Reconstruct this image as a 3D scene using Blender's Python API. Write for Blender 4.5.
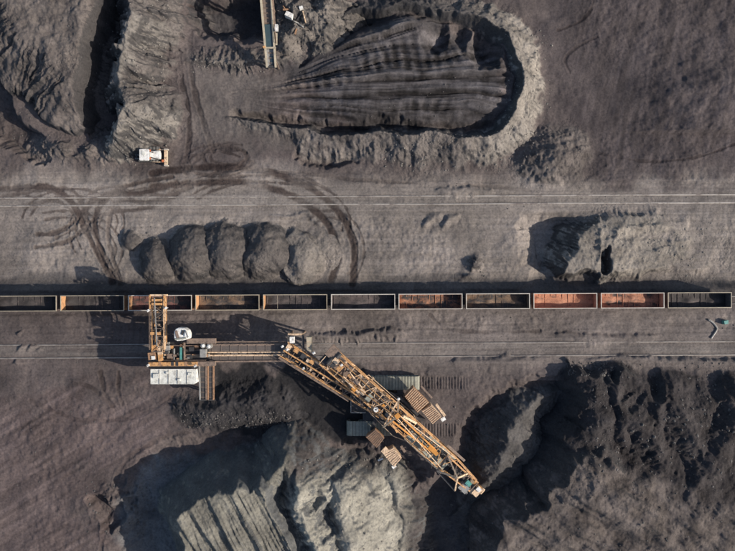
import bpy, math, random
import numpy as np
from mathutils import Vector, Matrix

for o in list(bpy.data.objects):
    bpy.data.objects.remove(o)
SC = bpy.context.scene
COL = SC.collection
R = math.radians

# ------------------------------------------------------------------ camera, sky, sun, exposure
S = 0.207                 # metres of ground per photograph pixel
CX, CY = 367.5, 275.5
H = 140.0                 # flying height of the drone
cam_d = bpy.data.cameras.new("camera")
cam_d.sensor_width = 36.0
cam_d.lens = 36.0 * H / (735 * S)
cam_d.clip_start = 1.0
cam_d.clip_end = 20000.0
cam = bpy.data.objects.new("camera", cam_d)
cam.location = (0, 0, H)
COL.objects.link(cam)
SC.camera = cam

SUN_EL, SUN_AZ = R(31.0), R(-16.0)       # azimuth measured from +X
world = bpy.data.worlds.new("World")
SC.world = world
world.use_nodes = True
wn = world.node_tree
sky = wn.nodes.new("ShaderNodeTexSky")
sky.sky_type = 'NISHITA'
sky.sun_disc = False
sky.sun_elevation = SUN_EL
sky.sun_rotation = R(90) - SUN_AZ
sky.dust_density = 1.5
wn.nodes["Background"].inputs["Strength"].default_value = 0.115
wn.links.new(sky.outputs[0], wn.nodes["Background"].inputs["Color"])
sun_d = bpy.data.lights.new("sun", 'SUN')
sun_d.energy = 4.3
sun_d.angle = R(0.55)
sun_d.color = (1.0, 0.90, 0.78)
sun = bpy.data.objects.new("sun", sun_d)
sun.rotation_euler = Vector((math.cos(SUN_EL) * math.cos(SUN_AZ), math.cos(SUN_EL) * math.sin(SUN_AZ),
                             math.sin(SUN_EL))).to_track_quat('Z', 'Y').to_euler()
COL.objects.link(sun)
SC.view_settings.view_transform = 'Standard'
SC.view_settings.look = 'None'
SC.view_settings.exposure = 0.45
SC.view_settings.gamma = 1.0
SC.view_settings.use_curve_mapping = False

# ------------------------------------------------------------------ placing helpers
def P(px, py, z=0.0):
    """point at height z that stands at photo position (px, py)"""
    k = (H - z) / H * S
    return Vector(((px - CX) * k, (CY - py) * k, z))

def g(px, py, z):
    """plan position, in plan pixels, of a photo position on something z metres high"""
    k = (H - z) / H
    return (CX + (px - CX) * k, CY + (py - CY) * k)

def tag(o, label=None, cat=None, group=None, kind=None):
    if label: o["label"] = label
    if cat: o["category"] = cat
    if group: o["group"] = group
    if kind: o["kind"] = kind
    return o

def empty(name, loc, label=None, cat=None, group=None, rz=0.0):
    o = bpy.data.objects.new(name, None)
    o.empty_display_size = 0.5
    o.location = loc
    o.rotation_euler.z = rz
    COL.objects.link(o)
    return tag(o, label, cat, group)

class MB:
    """collects boxes, bars and tubes in world coordinates, builds ONE mesh object"""
    def __init__(s): s.v = []; s.f = []
    def add(s, vs, fs):
        n = len(s.v)
        s.v += [tuple(v) for v in vs]
        s.f += [tuple(i + n for i in f) for f in fs]
        return s
    def hexa(s, p8):
        return s.add(p8, [(0,3,2,1),(4,5,6,7),(0,1,5,4),(1,2,6,5),(2,3,7,6),(3,0,4,7)])
    def box(s, c, d, rz=0.0, taper=1.0):
        c = Vector(c); hx, hy, hz = d[0]/2, d[1]/2, d[2]/2
        cs, sn = math.cos(rz), math.sin(rz)
        p = []
        for z, t in ((-hz, 1.0), (hz, taper)):
            for x, y in ((-hx,-hy),(hx,-hy),(hx,hy),(-hx,hy)):
                x *= t; y *= t
                p.append((c.x + x*cs - y*sn, c.y + x*sn + y*cs, c.z + z))
        return s.hexa(p)
    def beam(s, p, q, w, h=None, up=(0,0,1)):
        h = h or w
        p = Vector(p); q = Vector(q); d = (q - p)
        if d.length < 1e-5: return s
        d.normalize(); u = Vector(up)
        if abs(d.dot(u)) > 0.98: u = Vector((1,0,0))
        a = d.cross(u).normalized() * (w/2); b = a.cross(d).normalized() * (h/2)
        return s.hexa([p-a-b, p+a-b, p+a+b, p-a+b, q-a-b, q+a-b, q+a+b, q-a+b])
    def tube(s, p, q, r, n=10, r2=None, caps=True):
        r2 = r if r2 is None else r2
        p = Vector(p); q = Vector(q); d = (q - p).normalized(); u = Vector((0,0,1))
        if abs(d.dot(u)) > 0.98: u = Vector((1,0,0))
        a = d.cross(u).normalized(); b = a.cross(d).normalized()
        vs = []
        for c, rr in ((p, r), (q, r2)):
            for i in range(n):
                t = 2*math.pi*i/n
                vs.append(c + a*(rr*math.cos(t)) + b*(rr*math.sin(t)))
        fs = [(i, (i+1) % n, n+(i+1) % n, n+i) for i in range(n)]
        if caps: fs += [tuple(range(n-1,-1,-1)), tuple(range(n, 2*n))]
        return s.add(vs, fs)
    def path(s, pts, r, n=8):
        for a, b in zip(pts[:-1], pts[1:]): s.tube(a, b, r, n)
        return s
    def prism(s, poly, z0, z1):
        n = len(poly)
        a = sum(poly[i][0]*poly[(i+1)%n][1] - poly[(i+1)%n][0]*poly[i][1] for i in range(n))
        if a < 0: poly = poly[::-1]
        vs = [(x, y, z0) for x, y in poly] + [(x, y, z1) for x, y in poly]
        fs = [(i, (i+1) % n, n+(i+1) % n, n+i) for i in range(n)]
        fs += [tuple(range(n-1,-1,-1)), tuple(range(n, 2*n))]
        return s.add(vs, fs)
    def mesh(s, name, origin=(0,0,0)):
        o = Vector(origin)
        me = bpy.data.meshes.new(name)
        me.from_pydata([tuple(Vector(v) - o) for v in s.v], [], s.f)
        me.update()
        return me
    def build(s, name, mat, parent=None, loc=None, bevel=0.0, **kw):
        """world-coordinate pieces; the object stays at its parent's origin"""
        if parent is not None:
            org = root_loc(parent)
            inv = root_mat(parent).inverted()
            me = bpy.data.meshes.new(name)
            me.from_pydata([tuple(inv @ Vector(v)) for v in s.v], [], s.f)
        else:
            if loc is None:
                n = len(s.v)
                loc = (sum(v[0] for v in s.v)/n, sum(v[1] for v in s.v)/n, min(v[2] for v in s.v))
            me = bpy.data.meshes.new(name)
            me.from_pydata([tuple(Vector(v) - Vector(loc)) for v in s.v], [], s.f)
        me.update()
        me.materials.append(mat)
        o = bpy.data.objects.new(name, me)
        if parent is not None: o.parent = parent
        else: o.location = loc
        COL.objects.link(o)
        if bevel > 0:
            m = o.modifiers.new("bevel", 'BEVEL'); m.width = bevel; m.segments = 1; m.limit_method = 'ANGLE'
        tag(o, **kw)
        return o

def root_mat(o):
    m = Matrix.Translation(o.location) @ o.rotation_euler.to_matrix().to_4x4()
    if o.parent: m = root_mat(o.parent) @ m
    return m
def root_loc(o): return root_mat(o).translation

def copy_tree(o, parent=None):
    c = o.copy()
    COL.objects.link(c)
    c.parent = parent
    for ch in list(o.children):
        if ch.name in SC.objects: copy_tree(ch, c)
    return c

# ------------------------------------------------------------------ materials
def new_mat(name):
    m = bpy.data.materials.new(name); m.use_nodes = True
    return m, m.node_tree, m.node_tree.nodes["Principled BSDF"]

def noise_node(nt, scale, detail=4.0, rough=0.6, vec=None, dist=0.0):
    n = nt.nodes.new("ShaderNodeTexNoise")
    n.inputs["Scale"].default_value = scale; n.inputs["Detail"].default_value = detail
    n.inputs["Roughness"].default_value = rough; n.inputs["Distortion"].default_value = dist
    if vec: nt.links.new(vec, n.inputs["Vector"])
    return n

def ramp(nt, fac, stops):
    r = nt.nodes.new("ShaderNodeValToRGB")
    el = r.color_ramp.elements
    while len(el) < len(stops): el.new(0.5)
    for e, (p, c) in zip(el, stops):
        e.position = p; e.color = (*c, 1) if len(c) == 3 else c
    nt.links.new(fac, r.inputs[0])
    return r

def mat(name, col, rough=0.6, metal=0.0, dirt=0.5, dirt_col=(0.045,0.038,0.035), scale=1.2, bump=0.25):
    """painted or bare metal with coal dust and wear"""
    m, nt, b = new_mat(name)
    geo = nt.nodes.new("ShaderNodeNewGeometry")
    n1 = noise_node(nt, scale, 6, 0.7, geo.outputs["Position"])
    n2 = noise_node(nt, scale*7, 4, 0.6, geo.outputs["Position"])
    mx = nt.nodes.new("ShaderNodeMath"); mx.operation = 'MULTIPLY_ADD'
    nt.links.new(n1.outputs[0], mx.inputs[0]); mx.inputs[1].default_value = 0.7
    mm = nt.nodes.new("ShaderNodeMath"); mm.operation = 'MULTIPLY'
    nt.links.new(n2.outputs[0], mm.inputs[0]); mm.inputs[1].default_value = 0.3
    nt.links.new(mm.outputs[0], mx.inputs[2])
    d = 1.0 - dirt
    lo = tuple(c*0.8 for c in col)
    r = ramp(nt, mx.outputs[0], [(0.40, tuple(dirt_col[i]*dirt + col[i]*d for i in range(3))), (0.50, lo), (0.62, col)])
    nt.links.new(r.outputs[0], b.inputs["Base Color"])
    b.inputs["Roughness"].default_value = rough
    b.inputs["Metallic"].default_value = metal
    bp = nt.nodes.new("ShaderNodeBump"); bp.inputs["Strength"].default_value = bump; bp.inputs["Distance"].default_value = 0.03
    nt.links.new(n2.outputs[0], bp.inputs["Height"]); nt.links.new(bp.outputs[0], b.inputs["Normal"])
    return m

def soil_mat(name, spec=0.10, grain=1.0, lumpy=1.0):
    """coal, dust and earth: colour of the material from the mesh's own tint, grain from noise"""
    m, nt, b = new_mat(name)
    at = nt.nodes.new("ShaderNodeAttribute"); at.attribute_name = "tint"
    geo = nt.nodes.new("ShaderNodeNewGeometry"); pos = geo.outputs["Position"]
    a = noise_node(nt, 0.16, 7, 0.62, pos, 0.4)
    f = noise_node(nt, 2.2, 6, 0.7, pos)
    ra = ramp(nt, a.outputs[0], [(0.28, (0.74,0.745,0.76)), (0.5, (1,1,1)), (0.72, (1.25,1.24,1.21))])
    rf = ramp(nt, f.outputs[0], [(0.3, (0.66,0.66,0.67)), (0.5, (1,1,1)), (0.72, (1.3,1.29,1.27))])
    m1 = nt.nodes.new("ShaderNodeMix"); m1.data_type = 'RGBA'; m1.blend_type = 'MULTIPLY'; m1.inputs[0].default_value = 1
    m2 = nt.nodes.new("ShaderNodeMix"); m2.data_type = 'RGBA'; m2.blend_type = 'MULTIPLY'; m2.inputs[0].default_value = 1
    nt.links.new(at.outputs["Color"], m1.inputs[6]); nt.links.new(ra.outputs[0], m1.inputs[7])
    nt.links.new(m1.outputs[2], m2.inputs[6]); nt.links.new(rf.outputs[0], m2.inputs[7])
    nt.links.new(m2.outputs[2], b.inputs["Base Color"])
    b.inputs["Roughness"].default_value = 0.85
    b.inputs["Specular IOR Level"].default_value = spec
    c = noise_node(nt, 5.0, 5, 0.75, pos)
    bp = nt.nodes.new("ShaderNodeBump"); bp.inputs["Strength"].default_value = 0.75*grain; bp.inputs["Distance"].default_value = 0.16
    nt.links.new(c.outputs[0], bp.inputs["Height"])
    bp2 = nt.nodes.new("ShaderNodeBump"); bp2.inputs["Strength"].default_value = 0.6*grain; bp2.inputs["Distance"].default_value = 0.35
    e = noise_node(nt, 1.1, 5, 0.65, pos)
    nt.links.new(e.outputs[0], bp2.inputs["Height"]); nt.links.new(bp.outputs[0], bp2.inputs["Normal"])
    # clumps of broken lumps, thicker in patches
    vo = nt.nodes.new("ShaderNodeTexVoronoi"); vo.inputs["Scale"].default_value = 1.9; nt.links.new(pos, vo.inputs["Vector"])
    pt = noise_node(nt, 0.11, 4, 0.6, pos)
    pr = ramp(nt, pt.outputs[0], [(0.46, (0,0,0)), (0.68, (lumpy,)*3)])
    bp3 = nt.nodes.new("ShaderNodeBump"); bp3.inputs["Distance"].default_value = 0.30; bp3.invert = True
    nt.links.new(pr.outputs[0], bp3.inputs["Strength"])
    nt.links.new(vo.outputs["Distance"], bp3.inputs["Height"]); nt.links.new(bp2.outputs[0], bp3.inputs["Normal"])
    nt.links.new(bp3.outputs[0], b.inputs["Normal"])
    return m

M = {}
M['soil'] = soil_mat("coal_dust_ground", 0.10, 0.55, 0.18)
M['heap'] = soil_mat("heaped_coal_and_spoil", 0.10, 0.9, 0.6)
M['lump'] = mat("coal_lump", (0.085,0.078,0.074), 0.7, 0, 0.6, (0.03,0.03,0.03), 2.0)
M['stone'] = mat("pale_lump", (0.19,0.175,0.155), 0.85, 0, 0.5, (0.10,0.09,0.085), 2.0)
M['rail'] = mat("worn_rail", (0.40,0.365,0.33), 0.5, 0.2, 0.85, (0.13,0.105,0.095), 0.35)
M['rail_dull'] = mat("dusty_rail", (0.27,0.245,0.225), 0.6, 0.2, 0.8, (0.10,0.085,0.08), 0.4)
M['sleeper'] = mat("sleeper_wood", (0.07,0.06,0.055), 0.9)
M['orange'] = mat("weathered_orange_steel", (0.58,0.315,0.13), 0.55, 0, 0.95, (0.07,0.045,0.032), 2.6)
M['orange_hi'] = mat("bright_orange_steel", (0.62,0.27,0.05), 0.5, 0, 0.4, (0.12,0.06,0.03), 1.3)
M['tan'] = mat("faded_tan_steel", (0.73,0.53,0.35), 0.6, 0, 0.92, (0.11,0.07,0.05), 2.6)
M['rustbrown'] = mat("rust_brown_sheet", (0.36,0.205,0.115), 0.75, 0, 0.8, (0.09,0.06,0.045), 1.8)
M['steel_brown'] = mat("brown_steel", (0.23,0.165,0.125), 0.65, 0, 0.85, (0.05,0.042,0.038), 2.0)
M['steel_dark'] = mat("dark_steel", (0.055,0.052,0.052), 0.55, 0.2, 0.4, (0.025,0.024,0.024), 1.4)
M['grey'] = mat("grey_steel", (0.30,0.295,0.28), 0.55, 0.1, 0.6, (0.08,0.075,0.07), 1.2)
M['greygreen'] = mat("grey_green_deck", (0.30,0.31,0.26), 0.6, 0, 0.5, (0.10,0.09,0.07), 0.9)
M['white'] = mat("dusty_white_paint", (0.80,0.79,0.75), 0.5, 0, 0.75, (0.20,0.18,0.16), 1.8)
M['whiteroof'] = mat("dusty_white_roof", (0.68,0.68,0.62), 0.6, 0, 0.75, (0.20,0.19,0.165), 1.3)
M['teal'] = mat("teal_paint", (0.10,0.32,0.285), 0.45, 0, 0.7, (0.05,0.10,0.09), 2.5)
M['beltmid'] = mat("coal_on_belt", (0.115,0.095,0.085), 0.85, 0, 0.6, (0.05,0.045,0.043), 0.9)
M['teal_glass'] = mat("teal_glass_panel", (0.06,0.095,0.105), 0.25, 0.2, 0.3, (0.05,0.06,0.06), 1.2)
M['rubber'] = mat("conveyor_belt_rubber", (0.050,0.046,0.046), 0.75, 0, 0.4, (0.03,0.03,0.03), 1.0)
M['beltbrown'] = mat("dusty_belt_cover", (0.20,0.155,0.13), 0.8, 0, 0.6, (0.08,0.065,0.06), 0.7)
M['crawler'] = mat("dusty_crawler_shoes", (0.33,0.33,0.27), 0.7, 0.1, 0.5, (0.13,0.12,0.10), 1.0)
M['glass'] = mat("dark_cab_glass", (0.03,0.04,0.045), 0.12, 0.0, 0.2, (0.05,0.05,0.05), 2)
M['red'] = mat("red_orange_paint", (0.55,0.16,0.06), 0.5, 0, 0.4, (0.15,0.07,0.05), 1.6)

# ------------------------------------------------------------------ terrain: height in metres over plan pixels
STEP = 0.9
def axis(lo, hi, n_out):
    inner = np.arange(lo, hi + STEP*0.5, STEP)
    out = np.cumsum(STEP * 1.32 ** np.arange(1, n_out + 1))
    return np.concatenate([(lo - out)[::-1], inner, inner[-1] + out])
XS = axis(-42, 778, 32)
YS = axis(-42, 594, 32)
NX, NY = len(XS), len(YS)
GX, GY = np.meshgrid(XS, YS)              # rows: y (down in the photograph), columns: x
GX = GX.astype(np.float32); GY = GY.astype(np.float32)
I0, I1 = 32, NX - 32                       # the dense part
J0, J1 = 32, NY - 32

_rng = np.random.default_rng(7)
_TAB = _rng.random((256, 256)).astype(np.float32) * 2 - 1
def vnoise(x, y, seed=0):
    x = x + seed * 17.31; y = y + seed * 9.77
    xi = np.floor(x).astype(np.int32); yi = np.floor(y).astype(np.int32)
    fx = x - xi; fy = y - yi
    fx = fx*fx*fx*(fx*(fx*6-15)+10); fy = fy*fy*fy*(fy*(fy*6-15)+10)
    a = _TAB[yi & 255, xi & 255]; b = _TAB[yi & 255, (xi+1) & 255]
    c = _TAB[(yi+1) & 255, xi & 255]; d = _TAB[(yi+1) & 255, (xi+1) & 255]
    return (a + (b-a)*fx) * (1-fy) + (c + (d-c)*fx) * fy
def fbm(x, y, oct=4, gain=0.5, seed=0):
    s = np.zeros_like(x); amp = 1.0
    for k in range(oct):
        s += amp * vnoise(x, y, seed + k*3)
        x, y = x*1.62*1.24 - y*0.31, y*1.62*1.24 + x*0.31
        amp *= gain
    return s
def ridged(x, y, oct=4, seed=0, gain=0.5):
    s = np.zeros_like(x); amp = 1.0
    for k in range(oct):
        s += amp * (1 - 2*np.abs(vnoise(x, y, seed + k*5)))
        x, y = x*1.9 - y*0.5, y*1.9 + x*0.5
        amp *= gain
    return s
def sstep(a, b, x):
    t = np.clip((x - a) / (b - a), 0, 1)
    return t*t*(3-2*t)

# coordinates bent a little, so that no outline is ruled
WX = GX + 3.2*fbm(GX/26, GY/26, 3, seed=1) + 0.9*fbm(GX/5, GY/5, 2, seed=2)
WY = GY + 3.2*fbm(GX/26, GY/26, 3, seed=11) + 0.9*fbm(GX/5, GY/5, 2, seed=12)

class Win:
    """a window of the grid"""
    def __init__(s, x0, y0, x1, y1):
        s.i0 = int(np.clip(np.searchsorted(XS, x0), 0, NX-2)); s.i1 = int(np.clip(np.searchsorted(XS, x1), s.i0+2, NX))
        s.j0 = int(np.clip(np.searchsorted(YS, y0), 0, NY-2)); s.j1 = int(np.clip(np.searchsorted(YS, y1), s.j0+2, NY))
        s.sl = (slice(s.j0, s.j1), slice(s.i0, s.i1))
        s.x = WX[s.sl]; s.y = WY[s.sl]; s.px = GX[s.sl]; s.py = GY[s.sl]

def poly_dist(pts, x, y, closed=False):
    """distance to a polyline, side (+ on the right hand when walking it on the photograph), arc length, height"""
    best = np.full(x.shape, 1e9, np.float32); side = np.zeros_like(best); arc = np.zeros_like(best); hh = np.zeros_like(best)
    n = len(pts); s0 = 0.0
    for k in range(n if closed else n-1):
        a = pts[k]; b = pts[(k+1) % n]
        dx, dy = b[0]-a[0], b[1]-a[1]; L2 = dx*dx+dy*dy; L = math.sqrt(L2) + 1e-9
        t = np.clip(((x-a[0])*dx + (y-a[1])*dy) / (L2+1e-9), 0, 1)
        ex = x - a[0] - t*dx; ey = y - a[1] - t*dy
        d = np.sqrt(ex*ex+ey*ey)
        m = d < best
        best = np.where(m, d, best)
        side = np.where(m, np.sign(dx*ey - dy*ex), side)
        arc = np.where(m, s0 + t*L, arc)
        if len(a) > 2: hh = np.where(m, a[2] + (b[2]-a[2])*t, hh)
        s0 += L
    return best, side, arc, hh

def inside(pts, x, y):
    r = np.zeros(x.shape, bool); n = len(pts)
    for k in range(n):
        x0, y0 = pts[k][0], pts[k][1]; x1, y1 = pts[(k+1) % n][0], pts[(k+1) % n][1]
        if y0 == y1: continue
        c = ((y0 > y) != (y1 > y)) & (x < (x1-x0)*(y-y0)/(y1-y0) + x0)
        r ^= c
    return r
def sdf(pts, x, y):
    d, _, arc, _ = poly_dist(pts, x, y, True)
    return np.where(inside(pts, x, y), -d, d), arc

def smooth_line(pts, n=8):
    out = []
    p = [pts[0]] + list(pts) + [pts[-1]]
    for i in range(1, len(p)-2):
        for k in range(n):
            t = k/n
            out.append(tuple(0.5*((2*b) + (-a+c)*t + (2*a-5*b+4*c-d)*t*t + (-a+3*b-3*c+d)*t**3)
                             for a, b, c, d in zip(p[i-1], p[i], p[i+1], p[i+2])))
    out.append(tuple(pts[-1]))
    return out

def ridge_h(w, pts, right, left, flute=0.0, ff=0.12, seed=3, sharp=0.0):
    """crest line with a slope (m per pixel) on either hand; flutes run down the faces"""
    d, side, arc, h = poly_dist(pts, w.x, w.y)
    if flute:
        n = 0.5*fbm(arc*ff, d*0.012 + side*7.7, 4, 0.6, seed) + 0.35*fbm(w.px/16, w.py/16, 3, 0.5, seed+1)
        d = np.maximum(d + flute*n*np.minimum(1, d/10), 0)
    sl = np.where(side >= 0, right, left)
    return h - np.sqrt(d*d + sharp*sharp)*sl + sharp*sl*0.6

def mesa_h(w, pts, h, slope, flute=0.0, ff=0.12, seed=5):
    d, arc = sdf(pts, w.x, w.y)
    if flute:
        d = d + flute*(0.55*fbm(arc*ff, d*0.015, 4, 0.6, seed) + 0.3*fbm(w.px/18, w.py/18, 3, 0.5, seed+1))*sstep(-6, 8, d)
    return h - np.maximum(d, 0)*slope, d

def cone_h(w, cx, cy, rx, ry, h, top=0.12):
    u = (w.x-cx)/rx; v = (w.y-cy)/ry
    r = np.sqrt(u*u+v*v+top*top) - top
    return h*(1-r)

# --- the bare ground
ZN = -1.4                                   # yard north of the train lies lower than the track
NB = 303.7 - 0.0050*GX                      # centre line of the train
lvl = sstep(-21, -11.5, GY - NB + 1.2*fbm(GX/30, GY/60, 2, seed=21))
G = ZN*(1-lvl)
far = sstep(0, 400, np.maximum(np.abs(GX-CX)-420, np.abs(GY-CY)-330))
G = G + 0.45*fbm(GX/95, GY/95, 3, seed=31)*(0.6+far) + 0.16*fbm(GX/17, GY/17, 3, seed=33)
rough = np.clip(0.45 + 0.6*fbm(GX/70, GY/70, 3, seed=36), 0.1, 1)
G += 0.10*rough*fbm(GX/4.2, GY/4.2, 3, 0.6, seed=35)
# long scrape marks beside the railways
sm = np.exp(-((GY-190)/28.)**2)*0.8 + np.exp(-((GY-348)/26.)**2)
scr = fbm(GX/60, (GY+0.004*GX)/2.1, 3, 0.6, seed=41)
G += 0.10*sm*scr
# right upper field: a low swell and scraping arcs
wn_ = Win(600, -42, 778, 130)
sw_d = np.hypot((wn_.px-725)/75, (wn_.py-92)/26)
sw = 3.0*np.exp(-sw_d**2*1.1) + 0.25*fbm(wn_.px/14, wn_.py/10, 4, 0.55, 44)
G[wn_.sl] += np.where(wn_.py < 92, sw, 3.0*np.exp(-((wn_.px-725)/75)**2*1.1)*np.exp(-((wn_.py-92)/60)**2) + (sw-3.0*np.exp(-sw_d**2*1.1))) * sstep(600, 670, wn_.px)

def dig(poly, floor, slope, flute=3.0, win=60, seed=9, rough=0.25):
    xs = [p[0] for p in poly]; ys = [p[1] for p in poly]
    w = Win(min(xs)-win, min(ys)-win, max(xs)+win, max(ys)+win)
    d, arc = sdf(poly, w.x, w.y)
    d = d + flute*(0.6*fbm(arc*0.09, d*0.02, 4, 0.6, seed) + 0.4*fbm(w.px/20, w.py/20, 3, 0.5, seed+5))*sstep(-4, 6, d)
    z = floor + np.maximum(d, 0)*slope + rough*fbm(w.px/9, w.py/9, 4, 0.55, seed+1)
    G[w.sl] = np.minimum(G[w.sl], z)

# hollows
dig([(-90,20),(-2,18),(-1,60),(1,95),(6,112),(18,126),(33,139),(46,154),(34,156),(12,142),(-8,128),(-90,110)], -5.0, 0.45, 3)
dig([(118,-80),(138,-60),(134,20),(128,55),(125,90),(127,106),(116,128),(101,138),(95,134),(90,122),(88,100),(91,70),(96,48),(106,26)], -4.8, 0.40, 3)
dig([(202,4),(222,-4),(262,-14),(268,8),(264,24),(240,24),(215,24),(201,16)], -6.5, 0.34, 3)
dig([(302,63),(318,50),(338,30),(352,18),(385,9),(415,11),(396,14),(365,27),(335,45),(312,60)], -4.0, 0.35, 2)
dig([(300,154),(320,153),(345,153),(352,160),(330,162),(310,160)], -3.8, 0.34, 1.5, 30)
dig([(352,141),(376,141),(374,149),(352,150)], -3.8, 0.34, 1.5, 30, 24)
dig([(540,228),(556,226),(566,234),(568,248),(558,260),(548,262),(542,250)], -4.6, 0.13, 4)
dig([(600,252),(606,262),(606,270),(599,272),(597,262)], -3.0, 0.5, 1.0, 20)
# bottom: the floor left of the big heap, the sunny bay right of it, the cut in front of the bucket wheel
dig([(150,500),(176,470),(215,458),(290,452),(292,490),(230,520),(176,640),(150,640),(140,540)], -2.6, 0.07, 4, 80)
dig([(322,470),(352,462),(398,470),(405,500),(420,640),(320,640)], -4.0, 0.16, 7, 80, 17)
dig([(428,500),(452,482),(474,440),(492,412),(530,396),(575,388),(600,420),(600,640),(420,640),(418,540)], -4.2, 0.20, 5, 80, 19)
# dug-over patch at the left
wL = Win(60, 455, 190, 560)
G[wL.sl] += 0.9*sstep(46, 12, np.hypot(wL.x-122, (wL.y-507)*1.15))*ridged(wL.x/13, wL.y/13, 4, 51)
dig([(90,497),(97,508),(104,520),(110,530),(118,524),(126,516),(122,506),(112,512),(100,498)], -1.7, 0.35, 1.2, 30, 23)

# the fan of excavator passes inside the crescent
wF = Win(180, -10, 540, 160)
fx0, fy0 = 196., 94.
th = np.degrees(np.arctan2(wF.py - fy0 + 1.2*fbm(wF.px/30, wF.py/30, 2, seed=61), wF.px - fx0))
rr = np.hypot(wF.px - fx0, wF.py - fy0)
ph = th/4.3 + 0.28*fbm(rr/90, th/8, 3, seed=62)
saw = ph - np.floor(ph)
saw = np.where(saw < 0.85, saw/0.85, (1-saw)/0.15)
cell = vnoise(np.floor(ph)*3.7, rr*0+1.3, 63)
fine_g = 0.6*fbm(rr/80, ph*3.2, 4, 0.6, seed=68) + 0.5*ridged(rr/110, ph*4.1, 3, 74, 0.6) - 0.15
fan, fd = mesa_h(wF, [(196,76),(240,72),(285,67),(330,52),(362,37),(394,20),(424,21),(452,28),(478,37),(502,52),(510,76),(509,104),(496,119),(440,122),(380,121),(330,119),(285,118),(240,112),(196,106)], 1.0, 0.30, 3, 0.05, 64)
lug = np.sin(rr*0.62 + 2.5*vnoise(rr*0.03, ph*0.7, 66))*np.clip(vnoise(rr*0.02, ph*1.1, 69)+0.25, 0, 1)
fan = fan + sstep(2, -12, fd)*(0.2+0.8*sstep(240, 330, wF.px))*((0.5+0.9*np.clip(0.5+cell,0,1))*saw + 1.1*cell - 0.5 + 0.13*lug + 0.42*fine_g) - 2.5*sstep(375, 275, wF.px) - 1.5*sstep(96, 124, wF.py)
G[wF.sl] = np.where(fd < 12, np.maximum(fan, G[wF.sl]*sstep(345, 290, wF.px) - 3.2*(1-sstep(345, 290, wF.px))), G[wF.sl])
for bx, by, br in ((438,33,5),(460,35,6),(483,45,7)):
    dig([(bx+br*math.cos(t_)*0.7, by+br*math.sin(t_)) for t_ in np.linspace(0, 6.28, 9)[:-1]], -2.6, 0.24, 2.0, 25, 65)

dig([(236,112),(262,116),(300,122),(345,127),(420,128),(420,131),(345,132),(300,129),(262,122),(240,116)], -3.6, 0.34, 2.5, 30, 68)
# wheel tracks: pressed into the dust, and dark where the coal beneath shows
TRK = np.zeros_like(G)
def track(pts, wid=3.8, dark=0.80, depth=0.10, lug=True):
    dark = min(1.0, dark*1.2)
    pts = smooth_line(pts)
    xs = [p[0] for p in pts]; ys = [p[1] for p in pts]
    w = Win(min(xs)-12, min(ys)-12, max(xs)+12, max(ys)+12)
    d, side, arc, _ = poly_dist(pts, w.px, w.py)
    d = d + 0.9*fbm(w.px/6, w.py/6, 2, seed=71)
    m = sstep(wid*1.15, wid*0.5, d) * np.clip(0.95 + 0.6*fbm(w.px/24, w.py/24, 2, seed=72), 0, 1)
    TRK[w.sl] = np.maximum(TRK[w.sl], m*dark)
    e = m*(-depth + (0.018*np.sin(arc*2.6) if lug else 0)) + 0.07*np.exp(-((d-wid*1.05)/0.9)**2)
    G[w.sl] += e
track([(-20,189),(20,187),(45,186),(62,195),(74,210),(84,232),(96,256),(112,282)])
track([(-20,200),(30,190),(55,188),(70,190),(80,206),(88,228),(106,262),(118,284)], 2.6, 0.6)
track([(175,182),(140,192),(112,193),(97,206),(92,226),(99,254),(110,282)])
track([(190,186),(150,201),(120,200),(108,214),(106,240),(114,268),(120,284)], 2.8, 0.6)
track([(33,234),(55,232),(72,220),(84,207),(98,196),(130,184),(170,176)], 2.6, 0.7)
track([(33,247),(58,243),(78,232),(100,214),(150,206),(180,190)], 2.6, 0.65)
track([(20,205),(50,200),(66,208),(74,222)], 2.2, 0.5)
track([(150,172),(205,166),(255,168),(295,180),(325,198),(345,222),(354,250),(352,284)], 4.2)
track([(150,186),(200,182),(245,182),(288,194),(318,213),(333,236),(337,258),(330,280)], 4.2)
track([(184,172),(205,150),(232,146),(246,156),(236,168),(205,174),(186,168)], 2.4, 0.45)
track([(178,-20),(176,40),(180,80),(188,120),(184,160)], 3.2, 0.5)
track([(190,-20),(188,40),(192,84),(202,120),(212,150)], 3.2, 0.5)
for k_, (cx_, cy_, rx_, ry_, a0_, a1_, dk_) in enumerate(((70,222,52,34,190,380,.4),(110,230,44,44,150,300,.35),(262,222,88,48,215,372,.38),(250,224,100,56,200,330,.3),(60,250,60,40,250,400,.35),(215,160,34,16,0,330,.35),(228,156,26,14,20,300,.3),(150,225,60,38,180,290,.35),(330,250,34,40,230,410,.3),(30,215,46,26,260,420,.35))):
    track([(cx_+rx_*math.cos(R(a0_+(a1_-a0_)*i_/9)), cy_+ry_*math.sin(R(a0_+(a1_-a0_)*i_/9))) for i_ in range(10)], 1.5, dk_*1.7, 0.05)
    track([(cx_+(rx_-7)*math.cos(R(a0_+(a1_-a0_)*i_/9)), cy_+(ry_-7)*math.sin(R(a0_+(a1_-a0_)*i_/9))) for i_ in range(10)], 1.4, dk_*1.7, 0.05)
track([(100,372),(104,392),(112,406)], 2.6, 0.55)
track([(118,372),(118,392),(122,404)], 2.6, 0.55)
track([(75,383),(92,388),(108,402)], 2.4, 0.4)
track([(430,315),(442,326),(460,331),(500,332),(540,331)], 2.0, 0.45)
track([(550,132),(600,152),(650,160),(700,156),(745,140)], 1.7, 0.5)
track([(560,28),(580,20),(592,8),(598,-12)], 1.7, 0.5)
track([(572,70),(568,56),(580,44),(600,34)], 1.6, 0.35)
track([(240,170),(300,172),(370,180),(470,184),(540,190)], 2.2, 0.3)
track([(200,430),(160,440),(120,470),(100,551)], 2.6, 0.25)
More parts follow.
